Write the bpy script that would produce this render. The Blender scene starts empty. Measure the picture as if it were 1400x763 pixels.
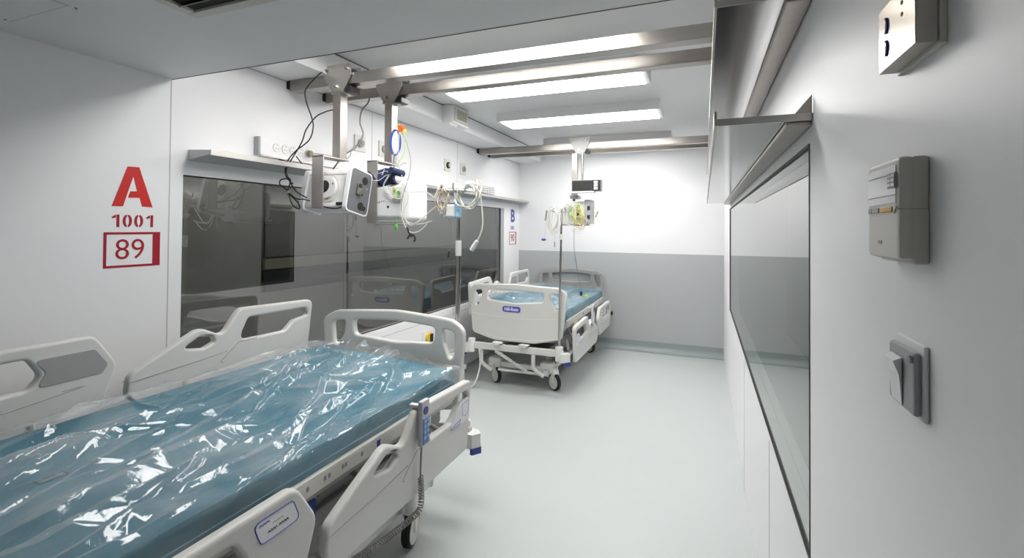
import bpy, bmesh, math, random
from mathutils import Vector, Matrix, noise
R = random.Random(11)
C = bpy.context.scene.collection
scn = bpy.context.scene

# ------------------------------------------------------------------ room numbers (metres)
XL, XR, YB, ZC, ZLOW = -2.343, 0.214, 6.134, 2.52, 2.191
ZDUCT, XD = 2.377, -2.02          # soffit along the left wall
YS = 1.51                         # where the low ceiling steps up
YF = -1.6                         # wall behind the camera

# ------------------------------------------------------------------ materials
def mat(name, col, rough=.5, metal=0., spec=.5, bump=None, var=None, coat=0., emit=None, estr=0., trans=0., ior=1.45, aniso=None):
    m = bpy.data.materials.new(name); m.use_nodes = True
    nt = m.node_tree; b = nt.nodes['Principled BSDF']
    b.inputs['Base Color'].default_value = (*col, 1)
    b.inputs['Roughness'].default_value = rough
    b.inputs['Metallic'].default_value = metal
    b.inputs['Specular IOR Level'].default_value = spec
    b.inputs['Coat Weight'].default_value = coat
    b.inputs['IOR'].default_value = ior
    b.inputs['Transmission Weight'].default_value = trans
    if emit:
        b.inputs['Emission Color'].default_value = (*emit, 1)
        b.inputs['Emission Strength'].default_value = estr
    tc = nt.nodes.new('ShaderNodeTexCoord')
    if var:
        sc, amt = var[0], var[1]
        mp = nt.nodes.new('ShaderNodeMapping'); mp.inputs['Scale'].default_value = var[2] if len(var) > 2 else (1, 1, 1)
        nt.links.new(tc.outputs['Object'], mp.inputs[0])
        n = nt.nodes.new('ShaderNodeTexNoise'); n.inputs['Scale'].default_value = sc; n.inputs['Detail'].default_value = 5
        nt.links.new(mp.outputs[0], n.inputs['Vector'])
        r = nt.nodes.new('ShaderNodeMapRange'); r.inputs[3].default_value = 1 - amt; r.inputs[4].default_value = 1 + amt
        nt.links.new(n.outputs['Fac'], r.inputs[0])
        mx = nt.nodes.new('ShaderNodeVectorMath'); mx.operation = 'SCALE'
        mx.inputs[0].default_value = col
        nt.links.new(r.outputs[0], mx.inputs['Scale'])
        nt.links.new(mx.outputs[0], b.inputs['Base Color'])
    if bump:
        mp = nt.nodes.new('ShaderNodeMapping'); mp.inputs['Scale'].default_value = bump[2] if len(bump) > 2 else (1, 1, 1)
        nt.links.new(tc.outputs['Object'], mp.inputs[0])
        n = nt.nodes.new('ShaderNodeTexNoise'); n.inputs['Scale'].default_value = bump[0]; n.inputs['Detail'].default_value = 4
        nt.links.new(mp.outputs[0], n.inputs['Vector'])
        bp = nt.nodes.new('ShaderNodeBump'); bp.inputs['Strength'].default_value = bump[1]; bp.inputs['Distance'].default_value = .01
        nt.links.new(n.outputs['Fac'], bp.inputs['Height'])
        nt.links.new(bp.outputs[0], b.inputs['Normal'])
    return m

M = dict(
    wall=mat('wall_panel', (.80, .80, .81), .38, var=(1.5, .012)),
    ceil=mat('ceiling_panel', (.74, .745, .75), .45, var=(1.2, .012)),
    ceil_low=mat('vestibule_ceiling', (.70, .71, .71), .5, var=(1.2, .012)),
    floor=mat('vinyl_floor', (.505, .535, .53), .34, var=(2.2, .035), bump=(160, .02), spec=.45),
    cove=mat('vinyl_cove', (.29, .335, .33), .4, var=(4, .04)),
    greyband=mat('grey_wall_paint', (.44, .455, .46), .34, var=(1.5, .02)),
    trim=mat('white_trim', (.78, .78, .79), .35, var=(6, .01)),
    seam=mat('seam_dark', (.10, .10, .10), .6, var=(20, .05)),
    seamgrey=mat('seam_grey', (.48, .48, .49), .6, var=(20, .05)),
    gasket=mat('black_gasket', (.012, .012, .012), .5, var=(20, .05)),
    steel=mat('brushed_steel', (.40, .375, .345), .30, 1., var=(3, .10, (1, 12, 12)), bump=(40, .06, (1, 30, 30))),
    steelp=mat('brushed_steel_post', (.45, .42, .39), .32, 1., var=(3, .08, (14, 14, 1)), bump=(40, .05, (30, 30, 1))),
    steelb=mat('matte_steel', (.58, .56, .53), .40, 1., var=(5, .08)),
    shelf=mat('polished_steel_shelf', (.60, .60, .60), .13, 1., var=(2, .05, (8, 1, 8))),
    chrome=mat('polished_chrome', (.46, .43, .385), .20, 1., var=(4, .03)),
    pole=mat('pole_steel', (.55, .53, .49), .22, 1., var=(6, .05)),
    plastic=mat('bed_plastic', (.63, .625, .60), .36, var=(3, .015), bump=(220, .015)),
    plastic2=mat('bed_plastic_light', (.72, .72, .70), .38, var=(3, .015)),
    plastgrey=mat('bed_plastic_grey', (.33, .325, .315), .42, var=(3, .02)),
    frame=mat('bed_frame_paint', (.62, .62, .59), .35, var=(5, .02)),
    frameg=mat('bed_frame_grey', (.30, .30, .29), .5, var=(5, .04)),
    tire=mat('black_rubber', (.015, .015, .016), .6, var=(30, .1)),
    wheel=mat('wheel_cover', (.58, .58, .52), .4, var=(6, .03)),
    teal=mat('mattress_teal', (.038, .175, .245), .6, spec=.3, var=(5, .08), bump=(6, .12)),
    blue=mat('navy_mark', (.035, .045, .26), .4, var=(10, .03)),
    blue2=mat('logo_blue', (.07, .09, .42), .4, var=(10, .03)),
    lblue=mat('pale_blue_plastic', (.30, .52, .70), .4, var=(10, .03)),
    keyblue=mat('keypad_blue', (.13, .22, .50), .4, var=(60, .35)),
    red=mat('sign_red', (.56, .014, .010), .4, var=(10, .04)),
    dred=mat('sign_crimson', (.36, .008, .022), .4, var=(10, .04)),
    black=mat('black_plastic', (.02, .02, .021), .4, var=(10, .06)),
    cable=mat('black_cable', (.018, .018, .02), .45, var=(10, .05)),
    gcable=mat('grey_cable', (.27, .26, .25), .5, var=(10, .05)),
    wcable=mat('white_tube', (.68, .67, .62), .4, var=(10, .03)),
    tan=mat('tan_tube', (.56, .49, .38), .45, var=(10, .04)),
    bcable=mat('blue_tube', (.05, .11, .42), .35, var=(10, .04)),
    yellow=mat('yellow_plastic', (.80, .55, .04), .4, var=(10, .04)),
    ygreen=mat('yellow_green_plastic', (.50, .66, .18), .45, var=(10, .05)),
    orange=mat('red_orange_plastic', (.75, .13, .04), .45, var=(10, .05)),
    green=mat('green_clip', (.12, .45, .08), .45, var=(10, .05)),
    cream=mat('cream_plastic', (.70, .69, .63), .42, var=(8, .02)),
    device=mat('device_white', (.80, .80, .80), .32, var=(5, .01)),
    devgrey=mat('device_grey_panel', (.13, .135, .14), .55, var=(8, .05)),
    beige=mat('thermostat_beige', (.62, .60, .55), .42, var=(8, .02)),
    beiged=mat('thermostat_side', (.42, .40, .36), .45, var=(8, .02)),
    lcd=mat('lcd_screen', (.62, .62, .64), .12, var=(3, .02)),
    lcddark=mat('lcd_marks', (.10, .10, .11), .4, var=(3, .02)),
    amber=mat('amber_key', (.62, .34, .04), .4, var=(8, .03)),
    midgrey=mat('mid_grey_plastic', (.28, .28, .28), .42, var=(8, .03)),
    switchg=mat('switch_grey', (.36, .37, .38), .38, var=(8, .02)),
    ventdark=mat('vent_dark', (.03, .027, .02), .7, var=(8, .1)),
    ventbeige=mat('vent_beige', (.60, .585, .53), .45, var=(8, .02)),
    grille=mat('grille_olive', (.33, .34, .27), .5, var=(8, .05)),
    navy=mat('navy_fabric', (.020, .028, .085), .8, var=(40, .1), bump=(90, .3)),
    paperw=mat('white_label', (.78, .78, .80), .5, var=(8, .01)),
    mauve=mat('label_mauve', (.55, .55, .60), .5, var=(8, .01)),
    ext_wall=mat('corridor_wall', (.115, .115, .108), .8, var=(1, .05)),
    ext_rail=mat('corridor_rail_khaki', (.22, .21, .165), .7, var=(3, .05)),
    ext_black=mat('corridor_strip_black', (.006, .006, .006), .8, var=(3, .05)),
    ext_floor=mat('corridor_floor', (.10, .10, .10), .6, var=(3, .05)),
)

def mat_emit(name, col, s):
    m = bpy.data.materials.new(name); m.use_nodes = True
    nt = m.node_tree; nt.nodes.clear()
    e = nt.nodes.new('ShaderNodeEmission'); o = nt.nodes.new('ShaderNodeOutputMaterial')
    e.inputs[0].default_value = (*col, 1); e.inputs[1].default_value = s
    nt.links.new(e.outputs[0], o.inputs[0]); return m
M['lamp'] = mat_emit('lamp_diffuser', (1., .985, .965), 15.5)

def mat_glass(name, tint, refl_ior=1.5, extra=0.0):
    m = bpy.data.materials.new(name); m.use_nodes = True
    nt = m.node_tree; nt.nodes.clear(); N = nt.nodes.new
    o = N('ShaderNodeOutputMaterial'); mix = N('ShaderNodeMixShader')
    t = N('ShaderNodeBsdfTransparent'); t.inputs[0].default_value = (*tint, 1)
    g = N('ShaderNodeBsdfGlossy'); g.inputs['Roughness'].default_value = .012; g.inputs[0].default_value = (.95, .96, .95, 1)
    f = N('ShaderNodeFresnel'); f.inputs[0].default_value = refl_ior
    a = N('ShaderNodeMath'); a.operation = 'ADD'; a.inputs[1].default_value = extra; a.use_clamp = True
    ge = N('ShaderNodeNewGeometry'); iv = N('ShaderNodeMath'); iv.operation = 'SUBTRACT'; iv.inputs[0].default_value = 1; nt.links.new(ge.outputs['Backfacing'], iv.inputs[1])
    mu = N('ShaderNodeMath'); mu.operation = 'MULTIPLY'; nt.links.new(a.outputs[0], mu.inputs[0]); nt.links.new(iv.outputs[0], mu.inputs[1])
    nt.links.new(f.outputs[0], a.inputs[0]); nt.links.new(mu.outputs[0], mix.inputs[0])
    nt.links.new(t.outputs[0], mix.inputs[1]); nt.links.new(g.outputs[0], mix.inputs[2])
    nt.links.new(mix.outputs[0], o.inputs[0]); return m
M['glass_dark'] = mat_glass('tinted_window_glass', (.63, .635, .625), 1.55, .10)
M['glass_right'] = mat_glass('right_window_glass', (.60, .61, .61), 1.6, .06)

def mat_film():
    m = bpy.data.materials.new('clear_plastic_film'); m.use_nodes = True
    nt = m.node_tree; nt.nodes.clear(); N = nt.nodes.new; L = nt.links.new
    o = N('ShaderNodeOutputMaterial'); tc = N('ShaderNodeTexCoord')
    mp = N('ShaderNodeMapping'); mp.inputs['Scale'].default_value = (2.2, 1., 1.); mp.inputs['Rotation'].default_value = (0, 0, .35)
    L(tc.outputs['Object'], mp.inputs[0])
    n1 = N('ShaderNodeTexNoise'); n1.inputs['Scale'].default_value = 6; n1.inputs['Detail'].default_value = 5; n1.inputs['Distortion'].default_value = 1.2
    L(mp.outputs[0], n1.inputs['Vector'])
    v = N('ShaderNodeTexVoronoi'); v.inputs['Scale'].default_value = 7; v.feature = 'DISTANCE_TO_EDGE'
    L(mp.outputs[0], v.inputs['Vector'])
    ad = N('ShaderNodeMath'); ad.operation = 'MULTIPLY_ADD'; ad.inputs[1].default_value = .7
    L(v.outputs['Distance'], ad.inputs[0]); L(n1.outputs['Fac'], ad.inputs[2])
    bp = N('ShaderNodeBump'); bp.inputs['Strength'].default_value = .17; bp.inputs['Distance'].default_value = .02
    L(ad.outputs[0], bp.inputs['Height'])
    t = N('ShaderNodeBsdfTransparent'); t.inputs[0].default_value = (.95, .96, .965, 1)
    g = N('ShaderNodeBsdfGlossy'); g.inputs['Roughness'].default_value = .055; g.inputs[0].default_value = (1, 1, 1, 1)
    L(bp.outputs[0], g.inputs['Normal'])
    d = N('ShaderNodeBsdfDiffuse'); d.inputs[0].default_value = (.82, .85, .87, 1); L(bp.outputs[0], d.inputs['Normal'])
    f = N('ShaderNodeFresnel'); f.inputs[0].default_value = 1.48; L(bp.outputs[0], f.inputs['Normal'])
    a = N('ShaderNodeMath'); a.operation = 'MULTIPLY_ADD'; a.inputs[1].default_value = .62; a.inputs[2].default_value = .012; a.use_clamp = True
    ge = N('ShaderNodeNewGeometry'); iv = N('ShaderNodeMath'); iv.operation = 'SUBTRACT'; iv.inputs[0].default_value = 1; L(ge.outputs['Backfacing'], iv.inputs[1])
    mu = N('ShaderNodeMath'); mu.operation = 'MULTIPLY'; L(f.outputs[0], mu.inputs[0]); L(iv.outputs[0], mu.inputs[1]); L(mu.outputs[0], a.inputs[0])
    m1 = N('ShaderNodeMixShader'); m2 = N('ShaderNodeMixShader'); m1.inputs[0].default_value = .085
    n3 = N('ShaderNodeTexNoise'); n3.inputs['Scale'].default_value = 2.6; n3.inputs['Detail'].default_value = 3; n3.inputs['Distortion'].default_value = .8; L(mp.outputs[0], n3.inputs['Vector'])
    r3 = N('ShaderNodeMapRange'); r3.inputs[1].default_value = .42; r3.inputs[2].default_value = .72; r3.inputs[3].default_value = .045; r3.inputs[4].default_value = .24; L(n3.outputs['Fac'], r3.inputs[0]); L(r3.outputs[0], m1.inputs[0])
    L(t.outputs[0], m1.inputs[1]); L(d.outputs[0], m1.inputs[2])
    L(a.outputs[0], m2.inputs[0]); L(m1.outputs[0], m2.inputs[1]); L(g.outputs[0], m2.inputs[2])
    L(m2.outputs[0], o.inputs[0]); return m
M['film'] = mat_film()

# ------------------------------------------------------------------ mesh helpers
def fillet(pts, r, n=5):
    """round the corners of a closed 2D polygon; pts = (x, y[, radius])"""
    out = []; k = len(pts)
    for i in range(k):
        p = Vector(pts[i][:2]); a = Vector(pts[i-1][:2]); b = Vector(pts[(i+1) % k][:2])
        rr = pts[i][2] if len(pts[i]) > 2 else r
        da, db = (a-p), (b-p); la, lb = da.length, db.length; da.normalize(); db.normalize()
        ang = da.angle(db, math.pi)
        if rr <= 0 or ang > 3.1: out.append(p); continue
        t = min(rr / math.tan(ang/2), la*.48, lb*.48)
        p0, p1 = p+da*t, p+db*t
        for j in range(n+1):
            s = j/n
            out.append(p0*(1-s)**2 + p*2*s*(1-s) + p1*s*s)
    return out

def smooth_pts(pts, n=8, closed=False):
    P = [Vector(p) for p in pts]; out = []; k = len(P)
    if k < 3: return P
    rng = range(k) if closed else range(k-1)
    for i in rng:
        if closed: a, b, c, d = P[i-1], P[i], P[(i+1) % k], P[(i+2) % k]
        else: a, b, c, d = P[max(i-1, 0)], P[i], P[i+1], P[min(i+2, k-1)]
        for j in range(n):
            t = j/n
            out.append(.5*((2*b)+(c-a)*t+(2*a-5*b+4*c-d)*t*t+(3*b-a-3*c+d)*t**3))
    if not closed: out.append(P[-1])
    return out

class MB:
    def __init__(s): s.bm = bmesh.new()
    def _add(s, verts, faces):
        vs = [s.bm.verts.new(v) for v in verts]
        for f in faces:
            try: s.bm.faces.new([vs[i] for i in f])
            except ValueError: pass
        return vs
    def box(s, a, b, bev=0., rot=None, seg=2):
        t = bmesh.new(); bmesh.ops.create_cube(t, size=1)
        c = [(a[i]+b[i])/2 for i in range(3)]; d = [abs(b[i]-a[i]) for i in range(3)]
        for v in t.verts: v.co = Vector((v.co[i]*d[i] for i in range(3)))
        if bev > 0: bmesh.ops.bevel(t, geom=t.edges[:], offset=min(bev, min(d)*.49), segments=seg, profile=.5, affect='EDGES')
        Mx = Matrix.Translation(c) @ (rot.to_4x4() if rot else Matrix())
        s._merge(t, Mx); return s
    def _merge(s, t, Mx=Matrix()):
        t.transform(Mx); t.normal_update()
        vm = {v: s.bm.verts.new(v.co) for v in t.verts}
        for f in t.faces:
            try: s.bm.faces.new([vm[v] for v in f.verts])
            except ValueError: pass
        t.free()
    def cyl(s, p0, p1, r, r2=None, seg=20, cap=True, bev=0):
        p0, p1 = Vector(p0), Vector(p1); d = p1-p0
        t = bmesh.new(); bmesh.ops.create_cone(t, cap_ends=cap, segments=seg, radius1=r, radius2=r if r2 is None else r2, depth=d.length)
        if bev > 0: bmesh.ops.bevel(t, geom=[e for e in t.edges if all(len(f.verts) > 4 or True for f in e.link_faces) and abs(e.verts[0].co.z-e.verts[1].co.z) < 1e-6], offset=bev, segments=2, affect='EDGES')
        q = Vector((0, 0, 1)).rotation_difference(d.normalized()).to_matrix().to_4x4()
        s._merge(t, Matrix.Translation((p0+p1)/2) @ q); return s
    def ball(s, c, r, sc=(1, 1, 1), seg=16):
        t = bmesh.new(); bmesh.ops.create_uvsphere(t, u_segments=seg, v_segments=seg//2, radius=r)
        s._merge(t, Matrix.Translation(c) @ Matrix.Diagonal((*sc, 1))); return s
    def tube(s, pts, r, seg=8, closed=False, cap=True):
        P = [Vector(p) for p in pts]; k = len(P); rings = []
        prev = None
        for i, p in enumerate(P):
            if closed: t = P[(i+1) % k]-P[i-1]
            else: t = P[min(i+1, k-1)]-P[max(i-1, 0)]
            if t.length < 1e-9: t = Vector((0, 0, 1))
            t.normalize()
            if prev is None:
                n = t.orthogonal().normalized()
            else:
                n = prev - t*prev.dot(t)
                n = n.normalized() if n.length > 1e-6 else t.orthogonal().normalized()
            prev = n; b = t.cross(n)
            rr = r(i/(k-1)) if callable(r) else r
            rings.append([s.bm.verts.new(p+(n*math.cos(2*math.pi*j/seg)+b*math.sin(2*math.pi*j/seg))*rr) for j in range(seg)])
        for i in range(k if closed else k-1):
            a, b_ = rings[i], rings[(i+1) % k]
            for j in range(seg):
                s.bm.faces.new([a[j], a[(j+1) % seg], b_[(j+1) % seg], b_[j]])
        if cap and not closed:
            s.bm.faces.new(list(reversed(rings[0]))); s.bm.faces.new(rings[-1])
        return s
    def prism(s, poly, mapf, t0, t1):
        """poly in 2D, mapf(a, b, t) -> 3D, simple convex-ish extrusion"""
        n = len(poly)
        v0 = [s.bm.verts.new(mapf(p[0], p[1], t0)) for p in poly]; v1 = [s.bm.verts.new(mapf(p[0], p[1], t1)) for p in poly]
        s.bm.faces.new(v0); s.bm.faces.new(list(reversed(v1)))
        for i in range(n): s.bm.faces.new([v0[i], v1[i], v1[(i+1) % n], v0[(i+1) % n]])
        return s
    def curve_solid(s, loops, half, bevel, mapf, cuts=None, bend=None):
        """2D outline with holes -> rounded slab. mapf(a, b, t)."""
        cu = bpy.data.curves.new('tmp', 'CURVE'); cu.dimensions = '2D'; cu.fill_mode = 'BOTH'
        cu.extrude = max(half-bevel, 0.0005); cu.bevel_depth = bevel; cu.bevel_resolution = 3; cu.offset = -bevel
        for lp in loops:
            sp = cu.splines.new('POLY'); sp.points.add(len(lp)-1); sp.use_cyclic_u = True
            for i, p in enumerate(lp): sp.points[i].co = (p[0], p[1], 0, 1)
        ob = bpy.data.objects.new('tmp', cu); C.objects.link(ob)
        dg = bpy.context.evaluated_depsgraph_get(); dg.update()
        me = bpy.data.meshes.new_from_object(ob.evaluated_get(dg))
        t = bmesh.new(); t.from_mesh(me)
        bmesh.ops.remove_doubles(t, verts=t.verts[:], dist=1e-5)
        if cuts:
            for c in cuts:
                bmesh.ops.bisect_plane(t, geom=t.verts[:]+t.edges[:]+t.faces[:], plane_co=(c, 0, 0), plane_no=(1, 0, 0))
        for v in t.verts:
            a, b, z = v.co
            if bend: z += bend(a, b)
            v.co = mapf(a, b, z)
        s._merge(t)
        bpy.data.objects.remove(ob); bpy.data.curves.remove(cu); bpy.data.meshes.remove(me)
        return s
    def build(s, name, m, parent=None, origin=None, smooth=True, angle=40):
        bm = s.bm
        bmesh.ops.recalc_face_normals(bm, faces=bm.faces[:])
        if origin is None:
            if parent is None:
                xs = [v.co for v in bm.verts]
                origin = Vector(((min(v.x for v in xs)+max(v.x for v in xs))/2, (min(v.y for v in xs)+max(v.y for v in xs))/2, min(v.z for v in xs)))
            else: origin = Vector(parent['_o'])
        origin = Vector(origin)
        for v in bm.verts: v.co -= origin
        me = bpy.data.meshes.new(name); bm.to_mesh(me); bm.free()
        if smooth:
            for p in me.polygons: p.use_smooth = True
            try: me.set_sharp_from_angle(angle=math.radians(angle))
            except Exception: pass
        me.materials.append(m if not isinstance(m, str) else M[m])
        o = bpy.data.objects.new(name, me); C.objects.link(o)
        if smooth and angle < 90:
            wn = o.modifiers.new('weighted_normals', 'WEIGHTED_NORMAL'); wn.keep_sharp = True; wn.weight = 60
        if parent is None: o.location = origin
        else: o.parent = parent
        o['_o'] = tuple(origin)
        return o

def tag(o, label, cat, group=None):
    o['label'] = label; o['category'] = cat
    if group: o['group'] = group
    return o
def thing(name, label, cat, loc, group=None):
    o = bpy.data.objects.new(name, None); C.objects.link(o); o.location = loc; o['_o'] = tuple(loc)
    o.empty_display_size = .1
    return tag(o, label, cat, group)
def struct(o): o['kind'] = 'structure'; return o
def lbl(o, s): o['label'] = s; return o
def dup(root, off, label=None):
    """a copy of a thing, its parts and sub-parts, moved by off"""
    r = root.copy(); C.objects.link(r); r.location = root.location + Vector(off)
    if label: r['label'] = label
    for ch in list(root.children):
        c = ch.copy(); C.objects.link(c); c.parent = r
        for g in list(ch.children):
            d = g.copy(); C.objects.link(d); d.parent = c
    return r

AX = {  # text planes: local x, local y, normal
    'left_wall': ((0, 1, 0), (0, 0, 1), (1, 0, 0)),
    'right_wall': ((0, -1, 0), (0, 0, 1), (-1, 0, 0)),
    'front': ((1, 0, 0), (0, 0, 1), (0, -1, 0)),
}
def text_into(mb, string, pos, size, plane, ext=.0008, bold=0., sx=1., align='CENTER', space=1.):
    cu = bpy.data.curves.new('t', 'FONT'); cu.body = string; cu.size = size; cu.extrude = ext; cu.offset = bold
    cu.align_x = align; cu.align_y = 'CENTER'; cu.space_character = space
    ob = bpy.data.objects.new('t', cu); C.objects.link(ob)
    dg = bpy.context.evaluated_depsgraph_get(); dg.update()
    me = bpy.data.meshes.new_from_object(ob.evaluated_get(dg)); t = bmesh.new(); t.from_mesh(me)
    X, Y, Z = [Vector(a) for a in (AX[plane] if isinstance(plane, str) else plane)]
    for v in t.verts: v.co = Vector(pos) + X*v.co.x*sx + Y*v.co.y + Z*v.co.z
    mb._merge(t); bpy.data.objects.remove(ob); bpy.data.curves.remove(cu); bpy.data.meshes.remove(me)
    return mb

# ================================================================== THE ROOM
T = .08
m = MB(); m.box((XL-.1, YF-.1, -.1), (XR+.1, YB+.1, 0)); struct(m.build('floor', 'floor'))
# cove where the floor vinyl turns up the back wall
cv = [(YB, 0), (YB, .125), (YB-.008, .125)] + [(YB-.008-.06*(1-math.cos(a)), .075-.068*math.sin(a)) for a in [i*math.pi/2/8 for i in range(9)]] + [(YB-.07, 0.002)]
m = MB(); m.prism(cv, lambda a, b, t: (t, a, b), XL, XR); struct(m.build('baseboard_back', 'cove'))
m = MB(); m.prism([(XL, 0), (XL, .05), (XL+.006, .05), (XL+.012, .015), (XL+.03, .002)], lambda a, b, t: (a, t, b), YF, YB); struct(m.build('baseboard_left', 'cove'))

# walls with window openings
WL = (1.566, 5.606, .692, 1.757)      # left window: y0, y1, z0, z1
WR = (1.216, 4.765, .783, 1.690)      # right window
def wall_with_hole(x0, x1, y0, y1, z0, z1, w):
    m = MB()
    m.box((x0, y0, z0), (x1, w[0], z1)); m.box((x0, w[1], z0), (x1, y1, z1))
    m.box((x0, w[0], z0), (x1, w[1], w[2])); m.box((x0, w[0], w[3]), (x1, w[1], z1)); return m
struct(wall_with_hole(XL-T, XL, YS, YB, 0, 2.6, WL).build('wall_left', 'wall', smooth=False))
m = MB(); m.box((XL-T, YF, 0), (XL+.003, YS-.004, 2.6)); struct(m.build('wall_left_front', 'wall', smooth=False))
struct(wall_with_hole(XR, XR+.045, 1.165, YB, 0, 2.6, WR).build('wall_right', 'wall', smooth=False))
m = MB(); m.box((XR-.004, YF, 0), (XR+.05, 1.160, 2.6)); struct(m.build('wall_right_front', 'wall', smooth=False))
m = MB(); m.box((XL-.1, YB, 0), (XR+.1, YB+T, 1.202)); struct(m.build('wall_back_lower', 'greyband', smooth=False))
m = MB(); m.box((XL-.1, YB, 1.202), (XR+.1, YB+T, 2.6)); struct(m.build('wall_back', 'wall', smooth=False))
m = MB(); m.box((XL-.1, YF-T, 0), (XR+.1, YF, 2.6)); struct(m.build('wall_front', 'wall', smooth=False))
m = MB(); m.box((XL-.1, YS+.01, ZC), (XR+.1, YB+.1, ZC+.08)); struct(m.build('ceiling', 'ceil', smooth=False))
m = MB(); m.box((XL-.02, YF, ZLOW), (XR+.02, YS, ZC+.1)); struct(m.build('ceiling_low', 'ceil_low', smooth=False))
m = MB(); m.box((XL, YS, ZLOW-.001), (XR, YS+.006, ZLOW+.01)); struct(m.build('trim_1', 'seam', smooth=False))
m = MB(); m.box((XL-.001, YS-.0045, 0), (XL+.0035, YS+.001, ZLOW)); struct(m.build('trim_2', 'seamgrey', smooth=False))
# soffit along the left wall, with the dark joint at its top
m = MB(); m.box((XL, YS+.007, ZDUCT), (XD, YB, ZC)); struct(m.build('trim_3', 'ceil', smooth=False))
m = MB(); m.box((XD-.002, YS+.3, ZC-.007), (XD+.004, YB-.4, ZC+.002)); struct(m.build('trim_4', 'seam', smooth=False))
m = MB(); m.box((XL-.001, YS+.01, ZDUCT-.006), (XL+.004, YB, ZDUCT)); struct(m.build('trim_5', 'seamgrey', smooth=False))
# thin panel joints in the left wall and in the right wall below the window
m = MB()
for y in (2.99, 4.35): m.box((XL-.001, y, WL[3]+.05), (XL+.0012, y+.004, ZDUCT))
m.box((XL-.001, WL[0], .635), (XL+.0012, WL[1], .640))
struct(m.build('trim_6', 'seamgrey', smooth=False))
m = MB()
for y, zt in ((1.92, .76), (3.05, .76)): m.box((XR-.0012, y, .02), (XR+.001, y+.003, zt))
struct(m.build('trim_7', 'seamgrey', smooth=False))
m = MB(); m.box((XR-.002, 1.159, 0), (XR+.01, 1.167, ZLOW)); struct(m.build('trim_8', 'seam', smooth=False))
# back wall panel joints
m = MB()
m.box((-1.70, YB-.0012, .13), (-1.697, YB, 1.2)); struct(m.build('trim_10', 'seamgrey', smooth=False))

# left window: frame, dark gasket, tinted panes
def frame_y(mb, x0, x1, w, b):
    mb.box((x0, w[0], w[2]), (x1, w[0]+b, w[3])); mb.box((x0, w[1]-b, w[2]), (x1, w[1], w[3]))
    mb.box((x0, w[0]+b, w[2]), (x1, w[1]-b, w[2]+b)); mb.box((x0, w[0]+b, w[3]-b), (x1, w[1]-b, w[3])); return mb
fw = struct(frame_y(MB(), XL-.07, XL-.004, (WL[0]-.002, WL[1]+.002, WL[2]-.002, WL[3]+.002), .012).build('window_1', 'trim', smooth=False))
m = frame_y(MB(), XL-.022, XL-.014, (WL[0]+.010, WL[1]-.010, WL[2]+.010, WL[3]-.010), .007); m.build('gasket', 'gasket', fw, smooth=False)
m = MB(); m.box((XL-.024, WL[0]+.011, WL[2]+.011), (XL-.018, WL[1]-.011, WL[3]-.011)); m.build('pane', 'glass_dark', fw, smooth=False)
m = MB(); m.box((XL-.016, WL[1]-.10, WL[2]+.01), (XL+.001, WL[1]-.01, WL[3]-.01)); m.build('side_frame', 'switchg', fw, smooth=False)
m = MB(); m.box((XL-.017, WL[1]-.112, WL[2]+.012), (XL-.010, WL[1]-.10, WL[3]-.012)); m.build('side_gasket', 'gasket', fw, smooth=False)
# right window
fr = struct(frame_y(MB(), XR+.046, XR+.075, (WR[0]-.03, WR[1]+.03, WR[2]-.03, WR[3]+.03), .034).build('window_2', 'trim', smooth=False))
m = frame_y(MB(), XR-.0015, XR+.003, (WR[0], WR[1], WR[2], WR[3]), .007); m.build('gasket', 'gasket', fr, smooth=False)
m = MB(); m.box((XR+.0035, WR[0], WR[2]), (XR+.0075, WR[1], WR[3])); m.build('pane', 'glass_right', fr, smooth=False)

# what stands outside both windows
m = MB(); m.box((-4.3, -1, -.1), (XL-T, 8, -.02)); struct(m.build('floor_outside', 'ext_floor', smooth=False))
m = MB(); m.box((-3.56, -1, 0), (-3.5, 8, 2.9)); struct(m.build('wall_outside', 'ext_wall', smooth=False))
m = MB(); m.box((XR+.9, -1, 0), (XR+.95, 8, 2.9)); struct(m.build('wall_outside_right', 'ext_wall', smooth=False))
t = thing('handrail', 'khaki rail over a black strip on the corridor wall seen through the dark window', 'handrail', (-3.44, 4.6, 1.0))
m = MB(); m.box((-3.488, 3.02, 1.128), (-3.45, 6.4, 1.225), .006); m.build('rail_board', 'ext_rail', t)
m = MB(); m.box((-3.488, 3.02, 1.019), (-3.462, 6.4, 1.122), .002); m.build('recess_strip', 'ext_black', t)
m = MB(); m.box((-3.488, 3.02, 1.226), (-3.448, 6.4, 1.236), .002); m.build('top_lip', 'ext_black', t)
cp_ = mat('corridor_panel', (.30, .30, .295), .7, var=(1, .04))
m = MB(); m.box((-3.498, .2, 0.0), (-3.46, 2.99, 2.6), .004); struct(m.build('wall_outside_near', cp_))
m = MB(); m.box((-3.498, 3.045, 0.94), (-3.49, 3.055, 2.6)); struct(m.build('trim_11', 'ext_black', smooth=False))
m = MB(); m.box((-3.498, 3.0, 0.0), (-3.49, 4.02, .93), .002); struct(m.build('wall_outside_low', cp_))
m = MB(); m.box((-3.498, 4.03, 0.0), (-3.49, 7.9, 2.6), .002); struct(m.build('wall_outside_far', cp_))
la = bpy.data.lights.new('added_corridor_fill', 'AREA'); la.shape = 'RECTANGLE'; la.size = .3; la.size_y = 3.0; la.energy = 34; la.color = (1, .99, .93)  # added fill lamp, brightens the corridor behind the dark window
lo = bpy.data.objects.new('added_corridor_fill', la); C.objects.link(lo); lo.location = (-2.95, 3.4, 2.85)
l2 = la.copy(); l2.energy = 10; lo2 = bpy.data.objects.new('added_outside_fill', l2); C.objects.link(lo2); lo2.location = (.65, 3.4, 2.85)  # second added fill lamp, lifts the view behind the right pane

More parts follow.
